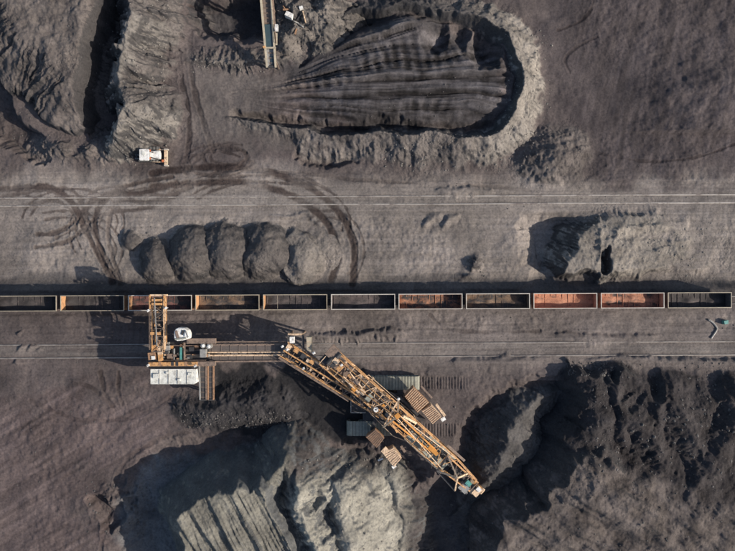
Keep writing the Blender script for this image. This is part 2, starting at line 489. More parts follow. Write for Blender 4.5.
track([(30,400),(80,420),(140,415),(180,390)], 2.6, 0.25)
# crawler imprints right of the reclaimer: rows of shoe marks
for (x0, x1, y0, y1) in ((418,474,376.5,389.5),(408,470,423,437)):
    w = Win(x0-3, y0-3, x1+3, y1+3)
    m = sstep(0, 1.5, w.px-x0)*sstep(0, 14, x1-w.px)*sstep(0, 1.2, w.py-y0)*sstep(0, 1.2, y1-w.py)
    G[w.sl] += m*(-0.10 + 0.09*np.sign(np.sin(w.px*2*np.pi/2.9)))
# the beds under the rails are even
def rail_y(y0, x): return y0 - 0.0048*(x-CX)
for yc, hw, z in ((200.3, 10, ZN), (350.0, 11, 0.0)):
    m = sstep(hw+9, hw, np.abs(GY - rail_y(yc, GX)))*0.85
    G = G*(1-m) + (z - 0.02 + 0.05*scr + 0.04*fbm(GX/5, GY/5, 3, seed=77))*m
m = sstep(13, 10, np.abs(GY - NB)); G = G*(1-m) + (-0.05 + 0.05*fbm(GX/4, GY/4, 3, seed=78))*m
# little windrows pushed up by the grader
def windrow(pts, r, l, fl=3, ff=0.2, seed=81):
    xs = [p[0] for p in pts]; ys = [p[1] for p in pts]
    w = Win(min(xs)-20, min(ys)-20, max(xs)+20, max(ys)+20)
    z = ridge_h(w, pts, r, l, fl, ff, seed, 1.0)
    base = np.where(w.py < 285, ZN, 0.0)
    G[w.sl] = np.maximum(G[w.sl], z + base)
windrow([(316,333,.7),(330,334,1.0),(360,334,.9),(385,333,.8),(400,333,.5)], .10, .3, 6, .35)
windrow([(455,361,.5),(480,359,.9),(520,360,.8),(545,359,.4)], .06, .22)
windrow([(590,357,.4),(640,358,.9),(690,361,1.0),(740,360,1.0)], .08, .3, 3, .2, 83)
windrow([(560,337,.3),(600,337,.7),(650,336,.5)], .08, .2, 3, .25, 84)
windrow([(436,188,.4),(460,187,.8),(490,189,.5)], .1, .2, 3, .3, 85)
windrow([(425,222,.4),(432,215,.6),(440,214,.5)], .15, .15, 2, .3, 86)
windrow([(446,225,.5),(450,219,.7),(457,216,.4)], .15, .15, 2, .3, 87)
windrow([(16,351,.3),(22,348,.7),(28,347,.3)], .2, .2, 1); windrow([(26,352,.3),(32,348,.7),(37,347,.3)], .2, .2, 1)
windrow([(36,352,.2),(40,350,.5),(44,350,.2)], .2, .2, 1); windrow([(14,330,.2),(19,332,.7),(24,328,.3)], .2, .2, 1)
windrow([(14,365,.2),(19,363,.6),(25,362,.2)], .2, .2, 1)
windrow([(270,216,.3),(285,218,.6),(305,215,.4),(322,222,.5)], .2, .2, 3, .3, 88)
windrow([(560,178,.3),(590,181,.7),(640,178,.4)], .1, .15, 3, .3, 89)

TOP = G.copy()                              # highest surface, for setting things down on it

# --- surface tints: material colour, with some shade painted in
def mixc(c, col, m): return c + (np.array(col, np.float32) - c)*m[..., None]
T = np.zeros(G.shape + (3,), np.float32) + np.array((0.090,0.0755,0.0725), np.float32)
blot = fbm(GX/55, GY/55, 4, seed=91)
def pm(pts, soft=14, amp=16, x=None, y=None, seed=92):
    """soft-edged area"""
    x = GX if x is None else x; y = GY if y is None else y
    d, _ = sdf(pts, x, y)
    return sstep(soft, -soft, d + amp*fbm(x/22, y/22, 4, 0.55, seed))
def soil(T, w=None):
    """tints shared by the ground and the heaps"""
    x = GX if w is None else w.px; y = GY if w is None else w.py
    b = blot if w is None else blot[w.sl]
    sc = scr if w is None else scr[w.sl]
    yard = np.clip(sstep(158, 186, y + 10*b)*sstep(305, 270, y), 0, 1)*sstep(-120, 60, x)
    T = mixc(T, (0.190,0.169,0.154), yard*0.92)
    south = sstep(300, 316, y)*sstep(384, 352, y+8*b)*sstep(180, 320, x)
    T = mixc(T, (0.142,0.124,0.116), south*0.92)
    T = mixc(T, (0.060,0.051,0.052), pm([(545,-80),(900,-80),(900,188),(590,190),(555,110)], 22, 20, x, y)*0.9)
    T = mixc(T, (0.094,0.073,0.071), pm([(-100,385),(170,385),(150,440),(100,480),(90,640),(-100,640)], 30, 25, x, y)*0.75)
    T = mixc(T, (0.108,0.096,0.090), pm([(190,62),(300,78),(260,112),(330,148),(230,150),(190,120)], 14, 12, x, y)*0.8)
    T = mixc(T, (0.022,0.022,0.024), pm([(208,366),(285,364),(350,368),(372,384),(372,440),(290,438),(235,432),(185,418),(174,407),(215,398)], 5, 10, x, y)*0.95)  # dark coal floor, with the reclaimer's cast shadow painted into its colour
    T = mixc(T, (0.044,0.043,0.046), pm([(418,505),(470,450),(495,410),(560,390),(610,395),(600,480),(540,551),(520,640),(418,640)], 8, 10, x, y)*0.85)
    T = mixc(T, (0.135,0.137,0.140), pm([(120,500),(160,460),(285,446),(292,500),(180,560),(180,640),(140,640)], 10, 10, x, y)*0.8)
    T = mixc(T, (0.050,0.047,0.049), pm([(284,66),(318,44),(345,16),(365,6),(440,6),(500,58),(510,104),(492,124),(380,130),(290,124),(318,100),(312,86)], 8, 10, x, y)*0.9)
    T = mixc(T, (0.040,0.039,0.042), pm([(196,2),(266,-20),(266,28),(205,28)], 6, 6, x, y)*0.8)
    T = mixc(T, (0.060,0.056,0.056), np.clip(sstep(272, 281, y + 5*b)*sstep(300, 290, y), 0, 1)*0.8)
    st1 = fbm((x*0.5+y*0.86)/3.2, (x*0.86-y*0.5)/46, 4, 0.6, seed=96)
    st2 = fbm((x*0.97+y*0.22)/3.0, (-x*0.22+y*0.97)/40, 4, 0.6, seed=97)
    wl = pm([(-100,375),(200,385),(180,440),(110,480),(100,640),(-100,640)], 30, 25, x, y)
    wr = pm([(560,-80),(900,-80),(900,180),(600,180)], 30, 25, x, y)
    T = T*(1 + 0.22*(st1*wl + st2*wr))[..., None]
    sc3 = fbm((x*0.9+y*0.1)/2.2, (y*0.9-x*0.1)/34, 3, 0.6, seed=98)*sstep(-0.1, 0.5, fbm(x/60, y/60, 2, seed=99))
    T = T*(1 + 0.12*sc3)[..., None]
    T = T*(1 + 0.22*b[..., None]) * (1 + 0.14*(sc*np.clip(yard + south, 0, 1))[..., None])
    return T
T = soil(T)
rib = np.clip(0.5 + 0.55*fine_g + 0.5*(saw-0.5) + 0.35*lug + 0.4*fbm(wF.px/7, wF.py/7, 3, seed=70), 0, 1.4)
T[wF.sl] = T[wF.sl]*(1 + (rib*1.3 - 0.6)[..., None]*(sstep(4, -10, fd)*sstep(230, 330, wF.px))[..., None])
T = T*(1 - 0.72*TRK[..., None]*np.array((0.95,1.0,1.0), np.float32))
# shoe marks and rail-side dust
for yc in (200.3, 350.0):
    m = sstep(9, 2, np.abs(GY - rail_y(yc, GX)))*0.35
    T = mixc(T, (0.175,0.162,0.148), m*np.clip(0.6+0.6*scr, 0, 1))
T = np.clip(T, 0.012, 0.5)

def surf_object(name, j0, j1, i0, i1, Z, C, keep=None, **kw):
    """one sheet of the grid as a mesh object"""
    nx, ny = i1-i0, j1-j0
    x = (GX[j0:j1, i0:i1]-CX)*S; y = (CY-GY[j0:j1, i0:i1])*S
    idx = np.arange(nx*ny, dtype=np.int32).reshape(ny, nx)
    quads = np.stack([idx[:-1,:-1], idx[1:,:-1], idx[1:,1:], idx[:-1,1:]], -1).reshape(-1, 4)
    co = np.stack([x, y, Z], -1).reshape(-1, 3).astype(np.float32); col = C.reshape(-1, 3)
    if keep is not None:
        k = keep.astype(bool)
        kq = (k[:-1,:-1] | k[1:,:-1] | k[1:,1:] | k[:-1,1:]).reshape(-1)
        quads = quads[kq]
        used, inv = np.unique(quads, return_inverse=True)
        quads = inv.reshape(-1, 4).astype(np.int32); co = co[used]; col = col[used]
    org = np.array([co[:,0].mean(), co[:,1].mean(), co[:,2].min()], np.float32) if keep is not None else np.zeros(3, np.float32)
    me = bpy.data.meshes.new(name)
    nq = len(quads)
    me.vertices.add(len(co)); me.vertices.foreach_set("co", (co-org).ravel())
    me.loops.add(nq*4); me.loops.foreach_set("vertex_index", quads.ravel())
    me.polygons.add(nq); me.polygons.foreach_set("loop_start", np.arange(0, nq*4, 4, dtype=np.int32))
    me.polygons.foreach_set("use_smooth", np.ones(nq, bool))
    me.update()
    a = me.color_attributes.new("tint", 'FLOAT_COLOR', 'POINT')
    a.data.foreach_set("color", np.concatenate([col, np.ones((len(col),1), np.float32)], 1).astype(np.float32).ravel())
    me.materials.append(M['soil'] if name == 'ground' else M['heap'])
    o = bpy.data.objects.new(name, me); o.location = tuple(float(v) for v in org)
    COL.objects.link(o)
    tag(o, **kw)
    return o

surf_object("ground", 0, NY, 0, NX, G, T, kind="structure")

def heap(name, w, z, tint, label, cat, mixt=0.85, fine=0.10, lump=0.0, ls=9., group=None, seed=101, var=0.25, foot_k=0.6, raw=(0.042,0.041,0.043), rawm=0.8):
    """a heap that stands on the ground: its own sheet, running a little below the ground at its foot"""
    gz = G[w.sl]
    up = sstep(-0.6, 1.6, z-gz)
    z = z + fine*fbm(w.px/2.6, w.py/2.6, 3, 0.6, seed)*(0.4+up)
    if lump:
        n = fbm(w.px/ls, w.py/ls, 5, 0.55, seed+3)
        n = n + 0.55*np.maximum(0, fbm(w.px/4.5, w.py/4.5, 3, 0.6, seed+4)-0.25)
        z = z + lump*n*up
    hz = z - gz
    z2 = gz + 0.5*(hz + np.sqrt(hz*hz + foot_k*foot_k)) - 0.10
    keep = z2 > gz - 0.02
    gy_, gx_ = np.gradient(z2, STEP*S)
    steep = sstep(1.0, 1.75, np.hypot(gx_, gy_))
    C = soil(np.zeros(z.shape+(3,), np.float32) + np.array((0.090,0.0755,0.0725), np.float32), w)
    t = np.array(tint, np.float32)
    if t.ndim == 1: t = t[None, None, :]
    v = 1 + var*fbm(w.px/14, w.py/14, 4, 0.55, seed+7)
    foot = sstep(0.0, 1.1, hz + 0.35*fbm(w.px/6, w.py/6, 3, seed=seed+8))
    C = C + (t*v[..., None] - C)*(mixt*foot)[..., None]
    C = mixc(C, raw, steep*rawm)
    o = surf_object(name, w.j0, w.j1, w.i0, w.i1, z2, np.clip(C, 0.012, 0.5), keep)
    tag(o, label, cat, group)
    TOP[w.sl] = np.maximum(TOP[w.sl], np.where(keep, z2, -99))
    return o

PALE = (0.205,0.192,0.168); MID = (0.135,0.118,0.108); BROWN = (0.112,0.092,0.085); COAL = (0.048,0.046,0.048)
# ---- upper left: big fluted stockpile and the broken ridge beside it
w = Win(-42, -42, 130, 190)
z, d = mesa_h(w, [(-20,-90),(8,0),(22,22),(36,48),(58,60),(78,86),(85,70),(90,30),(98,-90)], 4.8, 0.100, 8, 0.36, 111)
z = np.where(d > 44, z - (d-44)*0.6, z)
TRN = [(112,-80),(142,-60),(139,0),(136,30),(132,55),(129,90),(133,106),(120,130),(104,144),(94,141),(85,126),(83,100),(85,80),(88,60),(92,42),(100,25),(110,0)]
z = z - 7*sstep(3, -7, sdf(TRN, w.x, w.y)[0])
z += 0.35*fbm(w.px/14, w.py/14, 3, seed=112)
heap("coal_stockpile", w, z, (0.112,0.098,0.090), "broad brown stockpile with a fluted lower slope in the top left corner", "stockpile", 0.8, 0.06, 0.12, 10)
w = Win(85, -42, 225, 190)
z = ridge_h(w, [(*g(x_, y_, h_-1.0), h_) for x_, y_, h_ in [(135,-60,5.0),(133,0,5.0),(130,14,6.4),(128,34,5.6),(124,55,6.4),(121,74,4.6),(121,90,5.2),(126,106,6.6),(116,128,5.4),(110,143,2.6)]], .36, .185, 12, .10, 121, 2) + 0.7*ridged(w.x/38, w.y/44, 2, 123, .4)*sstep(2, 14, w.px-118)
heap("spoil_ridge", w, z, np.array((0.105,0.094,0.088)) + np.array((0.075,0.072,0.062))*np.maximum(sstep(100,118,w.py), sstep(0.0,0.7,fbm(w.px/24, w.py/24, 3, seed=125)))[...,None], "pale broken rocky ridge above the white bulldozer", "ridge", 0.9, 0.07, 0.42, 22)
w = Win(-10, 115, 135, 190)
z = np.maximum.reduce([ridge_h(w, [(52,150,1.0),(70,155,1.4),(96,158,1.0)], .16, .22, 6, .25, 131, 1) + ZN,
                       cone_h(w, 62, 148, 18, 13, 1.8)+ZN, cone_h(w, 86, 153, 15, 11, 1.8)+ZN, cone_h(w, 108, 153, 16, 12, 2.0)+ZN])
heap("spoil_ridge", w, z, MID, "low lumpy ridge at the foot of the fluted stockpile", "ridge", 0.7, 0.14, 0.35, 8, seed=133)
# ---- crescent berm
w = Win(205, -30, 600, 200)
cr = smooth_line([(226,114,0.5),(262,122,1.7),(300,131,2.4),(345,138,2.7),(380,138,4.0),(430,138,4.6),(470,139,4.6),(496,133,4.3),(512,112,4.5),(518,86,4.7),(516,62,4.7),(506,44,4.5),(490,27,4.4),(464,16,4.0),(430,9,3.4),(395,8,3.2),(360,10,2.0),(335,22,1.0)], 5)
d, side, arc, hh = poly_dist(cr, w.x, w.y)
scal = np.abs(np.sin(arc*0.105 + 1.2*vnoise(arc*0.03, arc*0, 141)))
inn = 0.26 + 0.22*scal
z = hh + ZN - np.where(side > 0, np.maximum(d + 6*(0.4*fbm(arc*.10, d*.02, 4, .6, 142)+0.5*fbm(w.px/20, w.py/20, 3, .5, 144))*np.minimum(1, d/10), 0)*0.165, d*inn + 1.6*(1-scal)*sstep(0, 6, d))
z = np.where(hh < 3, np.minimum(z, hh+ZN - np.where(side > 0, d*0.05, d*0.3)), z)
heap("crescent_berm", w, z, np.array((0.125,0.112,0.104))+np.array((0.105,0.098,0.082))*sstep(450,520,w.px)[...,None] - np.array((0.075,0.064,0.056))*(sstep(470,410,w.px)*sstep(60,30,w.py))[...,None], "pale crescent-shaped berm curving round the dark fan of excavator passes", "berm", 0.85, 0.08, 0.3, 15, seed=143)
w = Win(500, 105, 625, 205)
z = cone_h(w, 556, 156, 33, 26, 3.8, 0.3) + ZN + 0.14*np.sin((w.px*0.35+w.py*0.94)*0.55)*sstep(60, 0, np.hypot(w.px-556, w.py-156))
heap("spoil_heap", w, z, (0.10,0.088,0.082), "dark rounded heap just off the tip of the crescent berm", "heap", 0.8, 0.12, 0.2, 9, seed=151)
# ---- round the conveyor at the top
w = Win(215, -42, 372, 100)
z = np.maximum.reduce([ridge_h(w, [(286,-20,4.0),(288,8,4.2),(305,14,4.6),(322,24,4.0),(330,-10,4.4)], .16, .16, 7, .2, 161, 3) - 0.6*np.maximum(0, 276 - w.x),
                       ridge_h(w, [(300,30,3.6),(318,44,2.4)], .16, .16, 5, .2, 162, 3) - 0.6*np.maximum(0, 276 - w.x)]) + ZN
heap("spoil_heap", w, z, (0.15,0.135,0.12), "lumpy heap strewn with scrap right of the upper conveyor", "heap", 0.8, 0.10, 0.6, 12, seed=163)
w = Win(268, 22, 305, 62)
z = cone_h(w, 287, 43, 13, 15, 3.0, 0.3) + ZN
heap("spoil_heap", w, z, (0.16,0.142,0.125), "small round tan heap beside the lower end of the upper conveyor", "heap", 0.85, 0.08, 0.1, 8, seed=165)
w = Win(165, 2, 315, 100)
z = ridge_h(w, [(188,60,0.8),(212,62,1.8),(240,65,2.2),(266,64,2.2),(285,58,1.4)], .35, .08, 7, .35, 167, 1) + ZN - 0.5*np.maximum(0, 44 - w.y)
heap("spoil_ridge", w, z, (0.135,0.12,0.108), "low bank with a nibbled edge under the upper conveyor", "bank", 0.75, 0.1, 0.25, 7, seed=168)
# ---- the row of dumped heaps between the two railways
row = [((153,260,22,25,3.6), "leftmost of the tall coal heaps tipped in a row north of the train"),
       ((188,256,31,34,4.9), "second tall coal heap from the left in the tipped row"),
       ((223,254,30,34,4.9), "tall coal heap in the middle of the tipped row"),
       ((260,254,29,34,4.9), "tall coal heap in the tipped row next to the round pale heap"),
       ((296,257,25,30,3.9), "round pale heap at the right end of the tipped row"),
       ((125,241,12,11,1.6), "small low heap standing apart left of the tipped row"),
       ((320,250,17,21,0.9), "flat remnant heap inside the curve of the wheel tracks")]
for k, ((cx, cy, rx, ry, hgt), lab) in enumerate(row):
    cx, cy = g(cx, cy, hgt*0.6)
    w = Win(cx-rx*1.6, cy-ry*1.6, cx+rx*1.6, cy+ry*1.6)
    u = (w.x-cx)/rx; v = (w.y-cy)/ry
    u = u + 0.16*v*v - 0.05; u = np.where(u < 0, u*1.0, u*(0.90 - 0.15*np.clip(v,0,1)))
    r = np.sqrt(u*u + v*v)
    z = hgt*(1 - r**2.0) + ZN + 0.10*fbm(w.px/7, w.py/7, 3, seed=170+k)
    z = np.where(r > 1, hgt*(1-r)*2.0 + ZN, z)
    if k in (1, 2, 3): z = z - 1.3*sstep(0.0, 0.9, v) - 0.6*sstep(0.0, 0.6, u)*sstep(0.1, 0.7, v)
    if k == 4: z = np.minimum(z, ZN + 1.5 + 1.5*sstep(1, .2, np.hypot((w.x-cx-5)/19, (w.y-cy-2)/21)))
    heap("coal_heap", w, z, (0.150,0.136,0.124) if k in (4,6) else (0.068,0.062,0.060), lab, "heap", 0.8, 0.05, 0.12, 10, "heaps tipped between the railways", 180+k, foot_k=0.35)
# ---- pale bank right of the yard
w = Win(540, 190, 770, 300)
z, d = mesa_h(w, [(588,222),(612,217),(665,214),(698,235),(712,262),(708,266),(640,270),(562,272),(566,262),(577,250),(580,234)], 0, 0.16, 9, .1, 191)
fall = (3.2*sstep(725, 575, w.px)**1.2 + 0.1)*(0.35+0.65*sstep(208, 236, w.py)) + 0.5*ridged(w.x/19, w.y/15, 2, 194, .45)*sstep(-2, -14, d)
fall = fall - 3.2*sstep(9, 2, np.hypot((w.x-603)*1.1, (w.y-262)*0.55)+2*fbm(w.px/6, w.py/6, 2, seed=196))
z = z*(0.6 + 1.1*sstep(604,580,w.px) + 0.8*sstep(262,280,w.py) + 0.8*sstep(226,214,w.py)) + fall + ZN
heap("spoil_bank", w, z, (0.185,0.168,0.148), "pale rocky bank with a dark scarp, upper side of the train at right", "bank", 0.85, 0.06, 0.28, 20, seed=193, foot_k=1.1)
w = Win(455, 245, 500, 295)
z = np.maximum(cone_h(w, 476, 266, 7, 9, 1.6), cone_h(w, 470, 276, 9, 5, 1.0)) + ZN
heap("coal_heap", w, z, (0.05,0.046,0.048), "small dark spill of coal in the open yard north of the train", "heap", 0.95, 0.15, 0.25, 5, seed=195)
# ---- black heap left of the reclaimer
w = Win(160, 370, 320, 450)
z = ridge_h(w, [(186,408,1.6),(212,409,2.6),(240,402,3.2),(268,399,3.4),(288,408,2.0)], .13, .17, 3, .12, 201, 3)
heap("coal_heap", w, z, (0.040,0.038,0.040), "long black lumpy heap below the link conveyor", "heap", 0.9, 0.10, 0.26, 11, seed=203)
# ---- the tall heap at the bottom, cut into fingers
w = Win(150, 405, 450, 594)
def gp(l): return [(*g(x, y, h), h) for x, y, h in l]
sl_poly = [g(x, y, 8) for x, y in [(177,520),(196,506),(216,495),(226,498),(236,490),(248,499),(262,488),(267,490),(264,505),(276,530),(288,556),(300,680),(205,680),(190,560)]]
d, arc = sdf(sl_poly, w.x, w.y)
u = (w.px*0.90 - w.py*0.43)/19.0 + 0.55*vnoise((w.px*0.9-w.py*0.43)/22, w.py/90, 211)
fr = u - np.floor(u); fin = np.where(fr < 0.75, fr/0.75, (1-fr)/0.25)
top = 9.6 - 0.020*((w.px-210)*0.5 + (w.py-495)*0.86) + 0.8*(1-fin) + 0.8*vnoise(np.floor(u)*5.1, w.py/80, 212) + 0.22*fbm((w.px*0.9-w.py*0.43)/1.6, (w.px*0.43+w.py*0.9)/26, 3, seed=213)
slab = np.minimum(top, 10.2 - np.maximum(d - 1, 0)*0.42)
r4 = ridge_h(w, gp([(262,494,8.5),(276,478,9.0),(287,464,9.2),(291,468,9.0),(289,500,6)]), .24, .34, 4, .2, 214, 2)
r5 = ridge_h(w, gp([(294,466,8.0),(300,488,9.5),(294,508,9.8),(305,528,9.4),(318,556,9.8),(330,640,10)]), .30, .22, 6, .16, 215, 2)
r5b = ridge_h(w, gp([(303,470,6.0),(318,486,7.0),(328,500,7.5),(312,516,7.2)]), .2, .3, 5, .2, 217, 1)
mainr = ridge_h(w, gp([(316,456,-0.5),(326,466,2.5),(332,484,5.8),(339,504,7.6),(346,540,8.2),(350,640,8.5)]), .25, .165, 5, .08, 216, 3)
side_r = ridge_h(w, gp([(352,462,-1.5),(374,468,0.2),(392,476,0.8),(400,500,1.0),(404,560,0.5)]), .14, .14, 8, .18, 218, 2) - 0.4
z = np.maximum.reduce([slab, r4, r5, r5b, mainr, side_r])
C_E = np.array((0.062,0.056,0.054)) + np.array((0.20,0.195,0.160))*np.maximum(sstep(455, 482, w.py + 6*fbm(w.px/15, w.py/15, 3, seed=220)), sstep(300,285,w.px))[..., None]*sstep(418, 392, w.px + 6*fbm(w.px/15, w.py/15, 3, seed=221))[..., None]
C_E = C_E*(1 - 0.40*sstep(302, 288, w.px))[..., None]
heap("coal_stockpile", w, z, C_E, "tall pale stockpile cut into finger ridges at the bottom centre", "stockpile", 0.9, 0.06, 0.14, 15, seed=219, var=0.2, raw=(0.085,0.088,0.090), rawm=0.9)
# ---- ridge left by the bucket wheel and the rugged heap on the right
w = Win(440, 370, 620, 540)
z = ridge_h(w, smooth_line([(578,384,-1.5),(548,394,-0.4),(526,406,2.0),(510,426,3.6),(504,444,3.6),(493,464,2.6),(478,488,0.6),(466,504,-2.0)], 4), .20, .13, 4, .12, 221, 2)
z = np.where(z > 5, 5, z)
heap("coal_ridge", w, z, (0.080,0.076,0.074), "smooth curved coal ridge left in front of the bucket wheel", "ridge", 0.95, 0.10, 0.08, 8, seed=223)
w = Win(470, 340, 778, 594)
dp = [g(x, y, 7) for x, y in [(598,372),(640,352),(720,350),(900,350),(900,700),(490,700),(505,552),(516,530),(528,514),(545,512),(560,498),(575,468),(588,446),(597,436),(592,405)]]
d, arc = sdf(dp, w.x, w.y)
d = d + 5*fbm(arc*.05, d*.015, 3, .5, 231)*sstep(-6, 8, d)
rug = sstep(505, 455, w.py + 0.15*(w.px-650))
def crest(l, a, b, fl, sd): return ridge_h(w, [(*g(x, y, h), h) for x, y, h in l], a, b, fl, .12, sd, 1.5)
spine = np.maximum.reduce([
    crest([(593,376,2.6),(598,392,6.0),(600,420,7.4),(597,440,7.4)], .17, .15, 8, 241),
    crest([(618,385,4),(622,402,6.2),(634,418,7.0),(648,432,7.0),(658,446,6.4),(668,462,5.4)], .20, .17, 8, 242),
    crest([(628,428,6.0),(627,440,5.6)], .2, .16, 5, 243),
    crest([(660,380,4),(664,400,5.6),(660,420,5.4)], .16, .18, 8, 244),
    crest([(690,378,4),(688,405,6),(694,430,6.4),(702,448,5.8)], .17, .19, 8, 245),
    crest([(745,420,5.5),(728,448,6.2),(712,470,6.0),(704,482,5)], .18, .2, 8, 246),
    crest([(720,385,4.2),(740,395,5)], .15, .15, 8, 247)])
gul = 3.0 + 0.62*(np.maximum(spine, 2.2 + 0.9*fbm(w.x/30, w.y/30, 3, 0.5, 232))-2.4) + 0.3*ridged(w.x/26, w.y/20, 2, 237, 0.4)
low = 7.4 - 0.030*np.maximum(0, w.py-445) - 0.012*(w.px-600) + 1.0*fbm((-w.px*0.5+w.py*0.86)/15, (w.px*0.86+w.py*0.5)/80, 3, 0.5, seed=233) + 1.0*fbm(w.px/34, w.py/28, 3, 0.45, seed=234)
lim = 452 + 0.42*np.maximum(0, w.px-600) + 8*fbm(w.px/24, w.py/24, 3, seed=239)
rug = sstep(14, -10, w.py - lim)
topD = gul*rug + low*(1-rug)
nr = (w.py - 368 + 9*fbm(w.px/20, w.py/40, 3, seed=238))*(0.13 + 0.35*sstep(640, 605, w.px))
z = np.minimum(np.minimum(topD, nr), 8.0 + 1.2*fbm(arc*.07, arc*0, 2, .5, 235) - np.maximum(d, 0)*0.34)
heap("coal_stockpile", w, z, np.array((0.088,0.076,0.071))*(1-rug)[...,None] + np.array((0.032,0.029,0.030))*rug[...,None], "rugged dark stockpile filling the lower right corner", "stockpile", 0.9, 0.06, 0.22, 13, seed=236, var=0.35)

def top_z(x, y):
    """height of the highest surface at a world point"""
    px = x/S + CX; py = CY - y/S
    i = int(np.clip(np.searchsorted(XS, px), 1, NX-1)); j = int(np.clip(np.searchsorted(YS, py), 1, NY-1))
    return float(TOP[j-1:j+1, i-1:i+1].mean())
def on(px, py):
    v = P(px, py, 0)
    z = top_z(v.x, v.y)
    v = P(px, py, z); v.z = top_z(v.x, v.y)
    return v

# ------------------------------------------------------------------ railways
def railway(name, yc, half, z, label, mt, x0=-60, x1=800, sink=0.0):
    a = P(x0, rail_y(yc, x0), z); b = P(x1, rail_y(yc, x1), z)
    root = empty(name, (a+b)/2, label, "railway")
    for k in (-1, 1):
        mb = MB()
        n = 60
        pts = []
        for i in range(n+1):
            x = x0 + (x1-x0)*i/n
            pts.append(P(x, rail_y(yc, x) + k*half + 0.12*math.sin(i*0.37 + k), z - sink*(0.5+0.5*math.cos(min(max((x-230)/170., 0), 1)*math.pi))*(1.0 if k < 0 else .45)))
        for p, q in zip(pts[:-1], pts[1:]):
            mb.beam(p + Vector((0,0,0.03)), q + Vector((0,0,0.03)), 0.12, 0.10)
            mb.beam(p - Vector((0,0,0.09)), q - Vector((0,0,0.09)), 0.28, 0.14)
        mb.build("rail", mt, root)
    return root
railway("railway_track", 200.3, 4.0, ZN + 0.12, "empty pair of rails crossing the yard above the row of heaps", M['rail'], sink=0.10)
railway("railway_track", 350.0, 6.6, 0.14, "wide pair of rails running under the wagon loader", M['rail_dull'])

# the train's own track: rails, and sleepers where they show between wagons
trx = lambda x: 303.7 - 0.0050*x
EDGES = [(-7.5,56.3),(60.3,124),(128,191.8),(195.4,259.3),(263,327.2),(331,395.2),(398.6,462.5),(466,530),(533.6,597.3),(601,664.5),(668,731.8)]
ZR = 0.30                                   # top of rail
c = P(367.5, trx(367.5), 0)
root = empty("railway_track", c, "rails and sleepers under the train of open wagons", "railway")
ang = math.atan(0.0050)
for k in (-1, 1):
    mb = MB()
    p = P(-60, trx(-60) + k*3.7, 0); q = P(800, trx(800) + k*3.7, 0)
    mb.beam(p + Vector((0,0,ZR-0.03)), q + Vector((0,0,ZR-0.03)), 0.075, 0.06)
    mb.beam(p + Vector((0,0,ZR-0.12)), q + Vector((0,0,ZR-0.12)), 0.16, 0.12)
    mb.build("rail", M['rail_dull'], root)
slp = None
for (a0, b0), (a1, b1) in zip(EDGES[:-1], EDGES[1:]):
    for j in range(4):
        x = b0 - 2.2 + (a1 - b0 + 4.4)*(j+0.5)/4
        v = P(x, trx(x), 0)
        if slp is None:
            slp = MB().box((v.x, v.y, 0.06), (0.26, 2.7, 0.20), ang).build("sleeper", M['sleeper'], root)
            base_v = v
        else:
            s_ = slp.copy(); s_.location = v - base_v; s_.parent = root; COL.objects.link(s_)

# ------------------------------------------------------------------ open wagons
ZT = 3.75                                   # top of the wagon sides
FLOOR = 1.55
def wagon_mat(name, rust, coal, lo, hi, seed):
    m, nt, b = new_mat(name)
    geo = nt.nodes.new("ShaderNodeNewGeometry")
    mp = nt.nodes.new("ShaderNodeMapping"); mp.inputs["Location"].default_value = (seed*3.1, seed*1.7, 0); mp.inputs["Scale"].default_value = (0.55, 1, 1)
    nt.links.new(geo.outputs["Position"], mp.inputs[0])
    n = noise_node(nt, 0.75, 7, 0.68, mp.outputs[0], 0.3)
    f = noise_node(nt, 6.0, 4, 0.6, geo.outputs["Position"])
    r = ramp(nt, n.outputs[0], [(lo, coal), ((lo+hi)/2, tuple((a*0.6+c_*0.4) for a, c_ in zip(rust, coal))), (hi, rust)])
    r2 = ramp(nt, f.outputs[0], [(0.3, (0.7,0.7,0.7)), (0.6, (1.1,1.1,1.1))])
    mx = nt.nodes.new("ShaderNodeMix"); mx.data_type = 'RGBA'; mx.blend_type = 'MULTIPLY'; mx.inputs[0].default_value = 1
    nt.links.new(r.outputs[0], mx.inputs[6]); nt.links.new(r2.outputs[0], mx.inputs[7])
    nt.links.new(mx.outputs[2], b.inputs["Base Color"])
    b.inputs["Roughness"].default_value = 0.85
    return m
KC = (0.045,0.040,0.040)
SALMON = (0.55,0.265,0.165); TANR = (0.42,0.20,0.115); PURP = (0.28,0.11,0.09); BRN = (0.26,0.17,0.11); GRY = (0.15,0.12,0.115)
